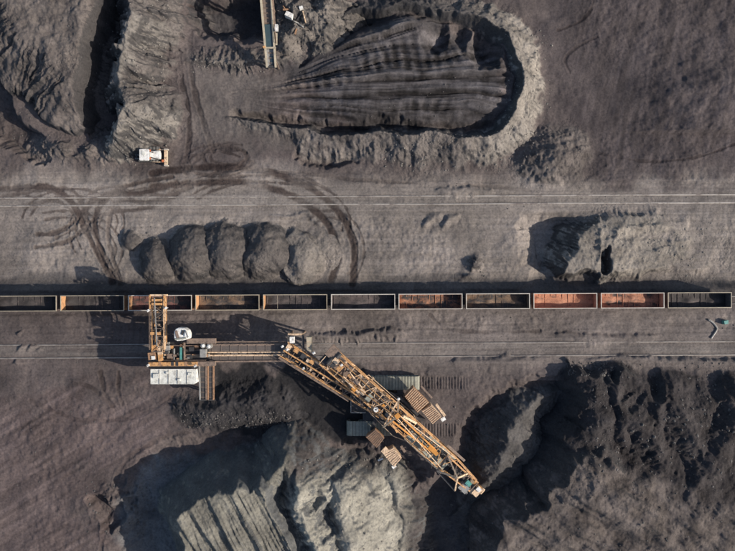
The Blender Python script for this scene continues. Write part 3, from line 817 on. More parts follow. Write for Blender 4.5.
WAG = [  # rust colour of the inside, coverage stops, rim, label, residue label
 (GRY,  .50,.75,'rim_y', "dark open wagon cut by the left edge of the photo", "thin coal residue on the floor of the wagon at the left edge"),
 (GRY,  .48,.75,'rim_y', "dark open wagon with a lit tan end wall, second from the left", "dusty coal residue in the second wagon from the left"),
 (PURP, .42,.66,'rim_w', "open wagon standing under the loader's discharge boom", "coal residue in the wagon under the discharge boom"),
 (BRN,  .40,.62,'rim_y', "open wagon with a brownish inside, first right of the loader boom", "brown residue in the first wagon right of the loader boom"),
 (GRY,  .42,.66,'rim_y', "dark open wagon with a lit orange end wall, fifth from the left", "dark residue in the wagon with the orange end wall"),
 (GRY,  .36,.60,'rim_w', "pale-rimmed open wagon with low grey mounds inside, sixth from the left", "low grey mounds of residue in the sixth wagon from the left"),
 (TANR, .40,.58,'rim_w', "pale-rimmed open wagon with orange rust patches at its left end", "patchy residue in the wagon with orange rust patches"),
 (BRN,  .40,.60,'rim_w', "pale-rimmed open wagon with a tan left half, left of the salmon wagons", "tan and black residue in the wagon left of the salmon wagons"),
 (SALMON,.26,.44,'rim_w', "left one of the two wagons with salmon rust floors, evenly coloured", "thin rusty residue in the left one of the two salmon-floored wagons"),
 (SALMON,.34,.54,'rim_w', "right one of the two wagons with salmon rust floors, mottled with tan", "mottled residue in the right one of the two salmon-floored wagons"),
 (GRY,  .46,.70,'rim_y', "dark open wagon with a tan rim at the right end of the train", "speckled dark residue in the rightmost wagon"),
]
M['rim_y'] = mat("tan_wagon_rim", (0.44,0.38,0.28), 0.6, 0, 0.5, (0.14,0.12,0.10), 1.2)
M['rim_w'] = mat("pale_wagon_rim", (0.52,0.48,0.42), 0.6, 0, 0.45, (0.18,0.16,0.14), 1.2)
M['wag_out'] = mat("wagon_outside_brown", (0.11,0.065,0.05), 0.7, 0, 0.6, (0.04,0.035,0.035), 0.9)
rngw = random.Random(4)
for k, ((e0, e1), (rust, lo, hi, rim, lab, rlab)) in enumerate(zip(EDGES, WAG)):
    xc = (e0+e1)/2
    c = P(xc, trx(xc), ZT); L = (e1-e0)*S*(H-ZT)/H; W = 15.6*S*(H-ZT)/H
    c.z = 0
    inn = wagon_mat("wagon_inside", rust, KC, lo, hi, k)
    fl = wagon_mat("wagon_residue", tuple(v*0.8 for v in rust), KC, lo+0.04, hi+0.06, k+20)
    endm = wagon_mat("wagon_end_inside", (0.50,0.27,0.13) if k in (1,2,3,4) else rust, KC, .25 if k in (1,3,4) else lo-0.08, .45 if k in (1,3,4) else hi, k+40)
    root = empty("open_wagon", c, lab, "wagon", "open wagons of the train", ang)
    Rm = root_mat(root)
    def T3(x, y, z): return Rm @ Vector((x, y, z))
    def wbox(mb, x0, x1, y0, y1, z0, z1):
        return mb.hexa([T3(x0,y0,z0),T3(x1,y0,z0),T3(x1,y1,z0),T3(x0,y1,z0),T3(x0,y0,z1),T3(x1,y0,z1),T3(x1,y1,z1),T3(x0,y1,z1)])
    t = 0.07; hw = W/2 - 0.10; hl = L/2 - 0.12
    wbox(MB(), -hl, hl, -hw, hw, FLOOR-0.12, FLOOR).build("floor", inn, root)
    for sgn in (-1, 1):
        y0, y1 = sorted((sgn*(hw-t), sgn*hw))
        sw = wbox(MB(), -hl, hl, y0, y1, FLOOR+0.003, ZT-0.12).build("side_wall", inn, root)
        for j in range(9):                        # outside posts
            x = -hl + 0.1 + (2*hl-0.2)*j/8
            a, b_ = sorted((sgn*(hw+0.004), sgn*(hw+0.075)))
            wbox(MB(), x-0.09, x+0.09, a, b_, FLOOR-0.25, ZT-0.13).build("side_post", M['wag_out'], sw)
        x0, x1 = sorted((sgn*(hl-t), sgn*hl))
        ew = wbox(MB(), x0, x1, -hw+t+0.003, hw-t-0.003, FLOOR+0.003, ZT-0.12).build("end_wall", endm, root)
        for zz in (2.1, 2.9):
            a, b_ = sorted((sgn*(hl+0.004), sgn*(hl+0.07)))
            wbox(MB(), a, b_, -hw+0.1, hw-0.1, zz, zz+0.14).build("end_stiffener", M['wag_out'], ew)
    rm = MB()                                     # top coaming all round
    rw = 0.15 if rim == 'rim_w' else 0.12
    for sgn in (-1, 1):
        wbox(rm, -L/2, L/2, *sorted((sgn*(W/2-rw), sgn*W/2)), ZT-0.12, ZT)
        wbox(rm, *sorted((sgn*(L/2-rw), sgn*L/2)), -W/2+rw, W/2-rw, ZT-0.12, ZT)
    rm.build("top_rim", M[rim], root)
    if k == 4:                            # a brace across the opening
        x = rngw.uniform(-0.3, -0.2)*L
        wbox(MB(), x-0.02, x+0.02, -W/2+0.2, W/2-0.2, ZT-0.35, ZT-0.27).build("cross_brace", M[rim], root)
    wbox(MB(), -hl, hl, -0.25, 0.25, 0.95, FLOOR-0.123).build("centre_sill", M['wag_out'], root)
    for sgn in (-1, 1):
        xb = sgn*(hl-2.1)
        bg = MB()
        for yy in (-1.0, 1.0): wbox(bg, xb-1.25, xb+1.25, yy-0.09, yy+0.09, 0.62, 0.9)
        wbox(bg, xb-0.2, xb+0.2, -0.9, 0.9, 0.6, 0.945)
        bo = bg.build("bogie", M['steel_dark'], root)
        for dx in (-0.92, 0.92):
            for yy in (-0.77, 0.77):
                MB().tube(T3(xb+dx, yy-0.065, ZR+0.475), T3(xb+dx, yy+0.065, ZR+0.475), 0.475, 16).build("wheel", M['steel_dark'], bo)
        cp = MB()
        a, b_ = sorted((sgn*hl, sgn*(L/2+0.34)))
        wbox(cp, a, b_, -0.12, 0.12, 1.0, 1.22); wbox(cp, sgn*(L/2+0.1)-0.2, sgn*(L/2+0.1)+0.2, -0.2, 0.2, 0.97, 1.25)
        cp.build("coupler", M['steel_dark'], root)
        wbox(MB(), *sorted((sgn*(hl+0.075), sgn*(hl+0.32))), -hw+0.2, -hw+0.7, 1.3, 1.36).build("step", M['rim_y'], root)
    for j in range(11):                           # floor ribs
        x = -hl + t + 0.35 + (2*hl-2*t-0.7)*j/10
        wbox(MB(), x-0.05, x+0.05, -hw+t+0.004, hw-t-0.004, FLOOR+0.003, FLOOR+0.16).build("floor_rib", inn, root)
    # what is left on the floor
    nx, ny = 44, 12
    vs = []; fs = []
    r_ = random.Random(k*11+1)
    hts = [(r_.uniform(-hl, hl), r_.uniform(-.6, .6), r_.uniform(0.1, 0.55 if k == 5 else 0.36), r_.uniform(.6, 1.5)) for _ in range(7)]
    for j in range(ny+1):
        for i in range(nx+1):
            x = (-hl+t+0.01) + 2*(hl-t-0.01)*i/nx; y = (-hw+t+0.01) + 2*(hw-t-0.01)*j/ny
            z = FLOOR + 0.02
            for (a, b_, h_, s_) in hts: z += h_*math.exp(-((x-a)**2/(s_*s_) + (y-b_)**2/0.5))
            z += 0.10*max(0, 1-(hw-abs(y))/0.35) + 0.05*r_.random()
            vs.append((x, y, z))
    for j in range(ny):
        for i in range(nx):
            a = j*(nx+1)+i; fs.append((a, a+1, a+nx+2, a+nx+1))
    me = bpy.data.meshes.new("coal_residue"); me.from_pydata(vs, [], fs); me.update(); me.materials.append(fl)
    for p_ in me.polygons: p_.use_smooth = True
    o = bpy.data.objects.new("coal_residue", me); o.location = c; o.rotation_euler.z = ang; COL.objects.link(o)
    tag(o, rlab, "coal residue", "residue left in the wagons")

# ------------------------------------------------------------------ machine helpers
def lerp(a, b, t): return a + (b-a)*t
def truss(part, p0, p1, w0, w1, depth, n, mt, cw=0.30, bw=0.16, bmat=None, top_x=True):
    """box truss between p0 and p1 (top chord level); each chord and brace its own sub-part"""
    p0 = Vector(p0); p1 = Vector(p1); bmat = bmat or mt
    d = (p1-p0); lat = Vector((-d.y, d.x, 0)).normalized()
    dn = Vector((0,0,-depth))
    def nd(i, s, low): 
        t = i/n
        return lerp(p0, p1, t) + lat*(s*lerp(w0, w1, t)/2) + (dn if low else Vector((0,0,0)))
    for s in (-1, 1):
        for low in (0, 1):
            MB().beam(nd(0,s,low), nd(n,s,low), cw, cw).build("chord", mt, part)
        for i in range(n):
            MB().beam(nd(i,s,i%2), nd(i+1,s,(i+1)%2), bw).build("brace", bmat, part)
    for i in range(n+1):
        MB().beam(nd(i,-1,0), nd(i,1,0), bw*1.1).build("cross_tie", bmat, part)
        if top_x and i < n:
            MB().beam(nd(i,-1 if i%2 else 1,0), nd(i+1,1 if i%2 else -1,0), bw).build("brace", bmat, part)
def rail_line(mb, pts, h=1.0, r=0.05, posts=2.0):
    for a, b in zip(pts[:-1], pts[1:]):
        a = Vector(a); b = Vector(b)
        mb.beam(a+Vector((0,0,h)), b+Vector((0,0,h)), r*1.6); mb.beam(a+Vector((0,0,h*.5)), b+Vector((0,0,h*.5)), r*1.2)
        n = max(1, int((b-a).length/posts))
        for i in range(n+1):
            p = lerp(a, b, i/n); mb.beam(p, p+Vector((0,0,h)), r*1.4)
    return mb
def floodlight(part, p, base_z, mt='white'):
    p = Vector(p)
    m = MB(); m.beam((p.x,p.y,base_z), p, 0.09); m.box(p + Vector((0,0,0.12)), (0.5,0.42,0.24), 0.5); m.box(p + Vector((0.1,0.1,0.3)), (0.3,0.3,0.16), 0.2)
    m.build("floodlight", M[mt], part)
def poly3(pts, z): return [(P(x, y, z).x, P(x, y, z).y) for x, y in pts]
def house(root, corners, z0, z1, wall, roof, ribs=7, name="machine_house", over=0.12, ribh=0.09, ribm=None, along=0):
    """housing with a ribbed roof; corners are the roof's, in photo pixels"""
    q = [P(x, y, z1) for x, y in corners]
    c = sum(q, Vector((0,0,0)))/4
    qi = [c + (p-c)*0.95 for p in q]
    h_ = MB().prism([(p.x,p.y) for p in qi], z0, z1-0.12).build(name, wall, root)
    MB().prism([(p.x,p.y) for p in q], z1-0.117, z1).build("roof", roof, h_)
    a, b, c_, d = (q[along:]+q[:along])
    for i in range(ribs):
        t = (i+0.5)/ribs
        p0 = lerp(a, b, t); p1 = lerp(d, c_, t)
        MB().beam(lerp(p0,p1,.04)+Vector((0,0,ribh/2+.003)), lerp(p0,p1,.96)+Vector((0,0,ribh/2+.003)), 0.10, ribh).build("roof_rib", ribm or roof, h_)
    return h_
def crawler(root, x0, x1, y0, y1, ztop=1.95, name="crawler"):
    a = P(x0, (y0+y1)/2, ztop); b = P(x1, (y0+y1)/2, ztop)
    wid = (y1-y0)*S*(H-ztop)/H; r = ztop/2; yc = a.y
    xa, xb = a.x + r, b.x - r
    fr = MB(); fr.box(((xa+xb)/2, yc, r), (xb-xa, wid*0.8, ztop*0.55))
    for x in (xa, xb): fr.tube((x, yc-wid*.42, r), (x, yc+wid*.42, r), r*0.82, 16)
    nr = 6
    for i in range(nr):
        x = lerp(xa, xb, (i+.5)/nr); fr.tube((x, yc-wid*.44, 0.55), (x, yc+wid*.44, 0.55), 0.42, 12)
    part = fr.build(name, M['steel_dark'], root)
    L = xb-xa; per = 2*L + 2*math.pi*r; n = int(per/0.62); sh = MB()
    for i in range(n):
        s = per*i/n
        if s < L: x, z, t = xa+s, ztop-0.09, 0
        elif s < L+math.pi*r: th = (s-L)/r; x, z, t = xb+(r-.09)*math.sin(th), r+(r-.09)*math.cos(th), th
        elif s < 2*L+math.pi*r: x, z, t = xb-(s-L-math.pi*r), 0.09, math.pi
        else: th = (s-2*L-math.pi*r)/r; x, z, t = xa-(r-.09)*math.sin(th), r-(r-.09)*math.cos(th), math.pi+th
        dx, dz = math.cos(t), -math.sin(t); nx_, nz_ = math.sin(t), math.cos(t)
        for (hl_, h0, h1) in ((0.28, -.06, .05), (0.07, .05, .12)):
            p = []
            for hh in (h0, h1):
                for sx, sy in ((-1,-1),(1,-1),(1,1),(-1,1)):
                    p.append((x + dx*hl_*sx + nx_*hh, yc + sy*wid/2, z + dz*hl_*sx + nz_*hh))
            sh.hexa(p)
    sh.build("track_shoes", M['crawler'], part, kind="stuff")
    return part

# ------------------------------------------------------------------ bucket wheel reclaimer
rc = empty("bucket_wheel_reclaimer", P(386, 407, 0), "large orange crawler-mounted bucket wheel reclaimer with its boom pointing lower right", "reclaimer")
crawler(rc, 352, 420, 376.5, 390)
crawler(rc, 346.5, 412, 421.5, 436)
uc = MB(); uc.box(P(384,406.5,1.5), (7.5, 5.6, 1.5)); 
for x in (366, 400): uc.box(P(x,406.5,1.3), (1.3, 8.4, 1.0))
ucp = uc.build("undercarriage", M['steel_dark'], rc)
q = P(385,407,2.26); MB().tube(q, q+Vector((0,0,.8)), 3.3, 28).build("slew_ring", M['steel_brown'], rc)
# direction of the boom on plan
B0, B1, B2 = P(326,356,9.6), P(385,407,9.4), P(474,487,4.6)
fw = (P(474,487,0)-P(330,352,0)).normalized(); lt = Vector((-fw.y, fw.x, 0))      # lt points to the upper right
pc = P(385,407,3.3); pc.z = 0
pl = MB(); 
pts = [pc + fw*a + lt*b for a, b in ((-7,-2.6),(5,-3.0),(7.5,-2.0),(7.5,2.0),(5,3.0),(-7,2.6))]
pl.prism([(p.x,p.y) for p in pts], 3.07, 3.7)
sp = pl.build("slewing_platform", M['steel_dark'], rc)
rl = MB(); rail_line(rl, [(p.x,p.y,3.7) for p in pts+[pts[0]]]); rl.build("platform_railing", M['tan'], sp)
# dark service platform left of the ring, and its railing
mp_ = MB().prism(poly3([(350.5,394.5),(366,394.5),(366,412.5),(350.5,412.5)], 3.0), 2.75, 3.0)
svc = mp_.build("service_platform", M['steel_dark'], rc)
rl = MB(); rail_line(rl, [P(x,y,3.0) for x,y in ((351,395),(351,412),(365.5,412))], 0.9, .08); rl.build("railing", M['grey'], svc)
# uprights carrying the boom
for a, b in ((-3,-1.5),(-3,1.5),(2.5,-1.6),(2.5,1.6)):
    p = pc + fw*a + lt*b
    MB().beam((p.x,p.y,3.703), (p.x,p.y,6.6), 0.5).build("boom_support", M['orange'], rc)
# boom: rear arm and front arm
rear = MB(); rear.beam(B0+Vector((0,0,-2.3)), B1+Vector((0,0,-2.3)), 2.6, 0.12); boomr = rear.build("counterweight_boom", M['steel_brown'], rc)
truss(boomr, B0, B1, 4.0, 3.7, 2.4, 8, M['orange'], .25, .13, M['tan'])
fr_ = MB(); fr_.beam(B1+Vector((0,0,-2.2)), B2+Vector((0,0,-1.7)), 1.1, 0.10); boomf = fr_.build("front_boom", M['rubber'], rc)
truss(boomf, B1, lerp(B1,B2,.74), 3.7, 3.9, 2.2, 8, M['orange'], .25, .12, M['orange'])
e0 = lerp(B1,B2,.74); 
truss(boomf, e0, B2, 3.6, 2.4, 1.8, 3, M['orange'], .25, .12, M['steel_brown'])
# walkway with pale deck along the lower left side of the front arm, a dusty deck under the lattice
a = lerp(B1,B2,.30) - lt*1.2 + Vector((0,0,-1.6)); b = lerp(B1,B2,.72) - lt*1.45 + Vector((0,0,-1.6))
wk = MB().beam(a, b, 2.2, 0.10).build("boom_walkway", M['greygreen'], rc)
rl = MB(); rail_line(rl, [a-lt*1.05, b-lt*1.05], 1.0, .05); rl.build("railing", M['tan'], wk)
a = lerp(B1,B2,.45) + lt*1.2 + Vector((0,0,-1.7)); b = lerp(B1,B2,.74) + lt*1.2 + Vector((0,0,-1.7))
MB().beam(a, b, 1.1, 0.10).build("boom_walkway", M['greygreen'], rc)
a = lerp(B1,B2,.60) + lt*2.5 + Vector((0,0,-.9)); b = lerp(B1,B2,.80) + lt*2.5 + Vector((0,0,-.9))
MB().beam(a, b, .5, .12).build("side_walkway", M['steel_brown'], rc)
# bright orange luffing beams along the middle
for o in (-.45, .35):
    MB().beam(lerp(B1,B2,.12)+lt*(o*2.2)+Vector((0,0,.5)), lerp(B1,B2,.55)+lt*o+Vector((0,0,.15)), .30, .34).build("luffing_beam", M['orange_hi'], rc)
MB().box(lerp(B1,B2,.53)+Vector((0,0,.4)), (2.3,.75,.5), math.atan2(fw.y,fw.x)).build("luffing_yoke", M['orange_hi'], rc)
# pylon (A-frame) over the ring, stays to both ends
top = P(397.5,416,14.0)
f1 = P(398.5,400,9.4); f2 = P(383.5,427,9.4)
for f in (f1, f2): MB().beam(f, top, .34).build("pylon_leg", M['tan'], rc)
MB().box(top, (.9,.9,.4), .7).build("pylon_head", M['orange_hi'], rc)
for s in (-1, 1):
    MB().tube(top+lt*(s*.3), lerp(B1,B2,.72)+lt*(s*1.7), .09, 6).build("stay", M['tan'], rc)
    MB().tube(top+lt*(s*.3), lerp(B0,B1,.15)+lt*(s*1.2)+Vector((0,0,.3)), .10, 6).build("stay", M['orange'], rc)
MB().beam(P(403,416,12.2), P(416,423,9.6), .42).build("pylon_strut", M['tan'], rc)
MB().beam(P(390,418,11), P(397,432,9.2), .36).build("pylon_strut", M['orange'], rc)
MB().beam(f1, f2, .3).build("pylon_tie", M['tan'], rc)
# front gantry
apex = P(457.5,478,8.6)
for x, y, z in ((448,456,6.3),(437,471,6.1),(467.5,473.5,5.2),(455,490.5,4.6)):
    MB().beam(P(x,y,z), apex, .30).build("gantry_leg", M['tan'], rc)
MB().beam(P(448,456,6.3), P(437,471,6.1), .36).build("gantry_sill", M['steel_brown'], rc)
MB().beam(P(437,471,6.0), P(455,491,4.6), .26).build("gantry_sill", M['steel_dark'], rc)
MB().beam(P(448,456,6.3), P(467.5,474,5.1), .30).build("gantry_sill", M['orange'], rc)
# bucket wheel, edge-on from above
wc = P(473.5,482.5,1.4); ax = lt
wb = MB()
def ring(mb, c, ax, r0, r1, wdt, n=28):
    u = Vector((0,0,1)); v = ax.cross(u).normalized()
    vs = []; fs = []
    for i in range(n):
        t = 2*math.pi*i/n; dd = u*math.cos(t)+v*math.sin(t)
        for r_, s in ((r0,-1),(r1,-1),(r1,1),(r0,1)): vs.append(c + dd*r_ + ax*(s*wdt/2))
    for i in range(n):
        j = (i+1) % n
        for k in range(4): fs.append((i*4+k, i*4+(k+1)%4, j*4+(k+1)%4, j*4+k))
    mb.add(vs, fs)
ring(wb, wc, ax, 1.55, 2.15, 0.9)
wb.tube(wc-ax*.7, wc+ax*.7, .45, 14)
v_ = ax.cross(Vector((0,0,1))).normalized()
for i in range(6):
    t = math.pi*i/3; dd = Vector((0,0,1))*math.cos(t)+v_*math.sin(t); wb.beam(wc+dd*.3, wc+dd*1.6, .3, .3, ax)
whl = wb.build("bucket_wheel", M['orange'], rc)
for i in range(9):
    t = 2*math.pi*(i+.3)/9; dd = Vector((0,0,1))*math.cos(t)+v_*math.sin(t); tg = -Vector((0,0,1))*math.sin(t)+v_*math.cos(t)
    c = wc + dd*2.15
    MB().hexa([c-tg*.4-ax*.5, c-tg*.4+ax*.5, c+tg*.35+ax*.5, c+tg*.35-ax*.5,
               c-tg*.15-ax*.55+dd*.62, c-tg*.15+ax*.55+dd*.62, c+tg*.6+ax*.5+dd*.5, c+tg*.6-ax*.5+dd*.5]).build("bucket", M['tan'], whl)
MB().beam(wc-ax*.7, B2+Vector((0,0,-1.5)), .8, .9).build("wheel_arm", M['steel_brown'], rc)
MB().box(P(463.5,487.5,4.4), (1.9,1.5,1.1), math.atan2(fw.y,fw.x)).build("wheel_drive", M['grey'], rc)
MB().tube(P(461,489,4.6)-lt*.2, P(467,492.5,4.2)-lt*.1, .42, 12).build("drive_motor", M['steel_dark'], rc)
cb = MB().box(P(468,483,4.9), (1.1,.9,1.2), math.atan2(fw.y,fw.x)).build("operator_cab", M['teal'], rc)
MB().box(P(468,483,5.56), (.8,.6,.06), math.atan2(fw.y,fw.x)).build("cab_roof", M['teal'], cb)
MB().box(P(476.8,491.6,4.2), (1.3,1.9,.5), math.atan2(fw.y,fw.x)).build("wheel_hood", M['tan'], rc)
MB().box(P(478.5,489.5,4.5), (.9,.8,.35), math.atan2(fw.y,fw.x)).build("hood_cap", M['white'], rc)
MB().box(P(472,489,4.0), (1.4,1.7,.8), math.atan2(fw.y,fw.x)).build("chute", M['steel_dark'], rc)
# machinery houses either side
house(rc, [(404.5,396.3),(413.3,386.5),(429.2,402.4),(417.5,412.8)], 3.7, 6.4, M['rustbrown'], M['rustbrown'], 11, along=1, ribm=M['tan'])
house(rc, [(421.5,410.8),(431.4,404.6),(441.8,416.2),(432.6,424.2)], 3.2, 6.2, M['tan'], M['tan'], 9, along=1, ribm=M['rustbrown'])
house(rc, [(365.8,437),(375.5,429),(384.5,438),(376.8,448)], 3.2, 5.6, M['rustbrown'], M['rustbrown'], 8, along=1, ribm=M['steel_brown'])
house(rc, [(382,452.7),(393.4,447.6),(401.8,458),(394,467.2)], 3.2, 6.2, M['tan'], M['tan'], 8, along=1, ribm=M['tan'])
MB().beam(P(400,397,5.2), P(418,415,5.2), .5, .4).build("house_walkway", M['steel_dark'], rc)
MB().beam(P(421,386,5.0), P(432,398,5.0), .35, .3).build("house_walkway", M['steel_brown'], rc)
MB().beam(P(436,404,5.4), P(445,416,5.4), .5, .5).build("air_duct", M['tan'], rc)
MB().box(P(443,419,5.6), (.9,.7,.7), .6).build("fan_cowl", M['white'], rc)
MB().box(P(394,466.5,5.8), (.8,.6,.5), .6).build("fan_cowl", M['white'], rc)
MB().box(P(385,450.5,6.0), (1.3,1.0,.6), .8).build("fan_cowl", M['tan'], rc)
MB().beam(P(378,460.5,4.0), P(383,458.5,4.0), .3, .3).build("vent_pipe", M['white'], rc)
MB().beam(P(401,446,5.0), P(405,452,5.0), .5, .3).build("house_walkway", M['steel_brown'], rc)
for (x0,y0,x1,y1) in ((404,404,424,420),(378,436,388,452),(396,404,410,398),(376,418,372,430)):
    MB().beam(P(x0,y0,3.4), P(x1,y1,3.4), .7, .6).build("outrigger", M['steel_dark'], rc)
# gear on the counterweight arm
def wbox_at(name, px, py, z, d, mt, rz=None):
    return MB().box(P(px,py,z), d, math.atan2(fw.y,fw.x) if rz is None else rz).build(name, mt, rc)
wbox_at("counterweight_block", 333,352.5,9.2, (2.1,2.4,1.6), M['steel_brown']); wbox_at("counterweight_block", 327,358,8.6, (1.6,2.6,1.4), M['steel_dark'])
for k, (x0,y0,x1,y1) in enumerate(((343,377,359,393),(349,372,362,388))):
    MB().tube(P(x0,y0,10.1), P(x1,y1,9.9), .26 if k == 0 else .16, 10).build("hydraulic_cylinder", M['tan'], rc)
for (x,y,d,m_) in ((336,361,(1.2,1.0,.9),'tan'),(340,368,(.9,1.3,.8),'orange'),(333,365,(.8,.8,.7),'steel_dark'),(346,366,(1.0,.7,.8),'rustbrown'),(350,376,(.8,.6,.8),'orange'),(356,382,(1.1,.8,.7),'steel_brown'),(362,392,(1.3,.9,.6),'tan'),(369,398,(1.0,1.4,.6),'greygreen'),(375,401,(.8,.8,.5),'steel_brown'),(354,389,(.9,.8,.6),'orange_hi')):
    wbox_at("winch_housing", x, y, 9.9, d, M[m_])
for (x,y) in ((330,361),(338,356)):
    p = P(x,y,9.9); MB().tube(p-lt*.7, p+lt*.7, .42, 12).build("winch_drum", M['steel_dark'], rc)
q = P(376,409.5,9.6); fanp = MB().tube(q, q+Vector((0,0,.3)), .48, 20).build("round_vent", M['white'], rc)
MB().tube(q+Vector((0,0,.303)), q+Vector((0,0,.36)), .16, 10).build("vent_cap", M['steel_dark'], fanp)
for x, y in ((341.5,365),(314,353),(398.5,399)): floodlight(rc, P(x,y,11.0), 8.6)
# discharge conveyor towards the link
D0, D1 = P(383,411,7.2), P(284,349.5,8.4)
dfw = (D1-D0).normalized(); dl = Vector((-dfw.y, dfw.x, 0)).normalized()
dc = MB().beam(D0+Vector((0,0,-.5)), D1+Vector((0,0,-.5)), 1.2, .14).build("discharge_conveyor", M['rubber'], rc)
truss(dc, D0, D1, 3.1, 2.9, 1.4, 11, M['orange'], .20, .11, M['steel_brown'], True)
MB().beam(D0+dl*.15+Vector((0,0,.25)), D1+dl*.15+Vector((0,0,.25)), .26, .22).build("centre_beam", M['orange'], dc)
rl = MB(); rail_line(rl, [lerp(D0,D1,.3)+dl*1.9+Vector((0,0,-.2)), D1+dl*1.9+Vector((0,0,-.2))], 1.0, .05); rl.build("railing", M['steel_brown'], dc)
MB().beam(lerp(D0,D1,.3)+dl*1.75+Vector((0,0,-.3)), D1+dl*1.75+Vector((0,0,-.3)), .5, .08).build("walkway", M['steel_brown'], dc)
MB().tube(D1-dl*.75+Vector((0,0,-.3)), D1+dl*.75+Vector((0,0,-.3)), .5, 14).build("head_drum", M['steel_dark'], dc)
for x, y, d, m_ in ((289,347,(.9,.9,.8),'tan'),(296,351,(1.0,.6,.7),'orange'),(303,356,(.8,1.0,.6),'steel_dark'),(312,362,(.9,.7,.7),'orange'),(308,360.5,(.6,.6,.9),'tan')):
    MB().box(P(x,y,8.7), d, math.atan2(dfw.y,dfw.x)).build("drive_housing", M[m_], dc)
for x, y in ((282.5,346.5),(287.5,349.5),(303.5,368.5)): floodlight(rc, P(x,y,9.6), 7.6)

# the small gear that crowds the machine: motors, boxes, pipes and cables
rg = random.Random(5)
azb = math.atan2(fw.y, fw.x)
for i in range(46):
    t_ = rg.uniform(-.72, .70)
    base = lerp(B1, B2, t_) if t_ > 0 else lerp(B1, B0, -t_)
    p = base + lt*rg.uniform(-1.6, 1.6) + Vector((0,0,rg.uniform(-1.9,-.1)))
    d = (rg.uniform(.25,.95), rg.uniform(.2,.6), rg.uniform(.2,.6))
    MB().box(p, d, azb + rg.choice((0, 0, .5*math.pi, .2))).build(rg.choice(("motor","junction_box","gearbox","valve_block")), M[rg.choice(('tan','orange','steel_dark','steel_brown','rustbrown','grey','steel_dark','orange_hi'))], rc)
for i in range(12):
    t0, t1 = sorted((rg.uniform(-.6,.7), rg.uniform(-.6,.7))); o = rg.uniform(-1.7,1.7)
    f_ = lambda q: (lerp(B1,B2,q) if q > 0 else lerp(B1,B0,-q))
    MB().path([f_(t0)+lt*o+Vector((0,0,-.9)), f_((t0+t1)/2)+lt*(o+rg.uniform(-.3,.3))+Vector((0,0,-1.0)), f_(t1)+lt*(o+rg.uniform(-.3,.3))+Vector((0,0,-.9))], rg.uniform(.05,.10), 6).build("cable", M[rg.choice(('tan','steel_dark','grey','orange'))], rc)
for i in range(26):
    a_, b_ = rg.uniform(-6.5,7), rg.uniform(-2.6,2.6); p = pc + fw*a_ + lt*b_
    d = (rg.uniform(.4,1.2), rg.uniform(.3,.9), rg.uniform(.4,1.3))
    MB().box((p.x,p.y,3.703+d[2]/2), d, azb).build(rg.choice(("motor","control_cabinet","pump")), M[rg.choice(('steel_brown','steel_dark','rustbrown','tan','greygreen','grey'))], rc)
for i in range(16):
    t_ = rg.uniform(.35,.98); p = lerp(D0,D1,t_) + dl*rg.uniform(-1.2,1.2) + Vector((0,0,rg.uniform(-.3,.3)))
    MB().box(p, (rg.uniform(.25,.7),rg.uniform(.2,.5),rg.uniform(.2,.5)), math.atan2(dfw.y,dfw.x)).build(rg.choice(("motor","junction_box")), M[rg.choice(('tan','orange','steel_dark','steel_brown','rustbrown'))], dc)

# ------------------------------------------------------------------ link conveyor between the two machines
lk = empty("link_conveyor", P(247,352,0), "long twin-belt link conveyor bridging the loader and the reclaimer", "conveyor")
ZL = 7.0
for (y0, y1, mt, nm, dz, x0, x1) in ((345.2,351.8,'beltbrown','belt_gallery',0,208,288),(356.2,360.4,'beltbrown','belt_gallery',-.1,208,284),
                             (341.4,343.4,'steel_brown','walkway',-.25,213,286)):
    a = P(x0,(y0+y1)/2,ZL+dz); b = P(x1,(y0+y1)/2-.4,ZL+dz)
    part = MB().beam(a, b, (y1-y0)*S, .22).build(nm, M[mt], lk)
    if nm == 'belt_gallery':
        MB().beam(a+Vector((0,0,.135)), b+Vector((0,0,.135)), (y1-y0)*S*.6, .04).build("belt", M['beltmid'], part)
        n = 9
        for i in range(n):
            p = lerp(a, b, (i+.5)/n); w_ = (y1-y0)*S/2
            MB().beam(p+Vector((0,-w_,.2)), p+Vector((0,w_,.2)), .07, .06).build("idler_frame", M['beltbrown'], part)
    else:
        rl = MB(); rail_line(rl, [a+Vector((0,.2,.1)), b+Vector((0,.2,.1))], 1.0, .045); rl.build("railing", M['steel_brown'], part)
for y, x0, x1, m_, wd in ((344.6,205,284,'steel_brown',.25),(352.4,208,283,'tan',.22),(355.4,205,283,'tan',.26),(361.5,214,283,'steel_brown',.30)):
    MB().beam(P(x0,y,ZL+.1), P(x1,y-.4,ZL+.1), wd, .45).build("side_beam", M[m_], lk)
for i in range(9):
    x = 214 + i*8.3
    MB().beam(P(x,342,ZL-.45), P(x,361.5,ZL-.45), .2, .3).build("cross_beam", M['steel_dark'], lk)
for x in (236, 262):
    for y in (345, 360):
        MB().beam(P(x,y,ZL-.6), P(x,y,ZL-2.2), .2).build("hanger", M['steel_dark'], lk)
for y in (345.2, 361): MB().beam(P(212,y,ZL-2.1), P(284,y-.4,ZL-2.1), .22, .3).build("lower_chord", M['steel_dark'], lk)
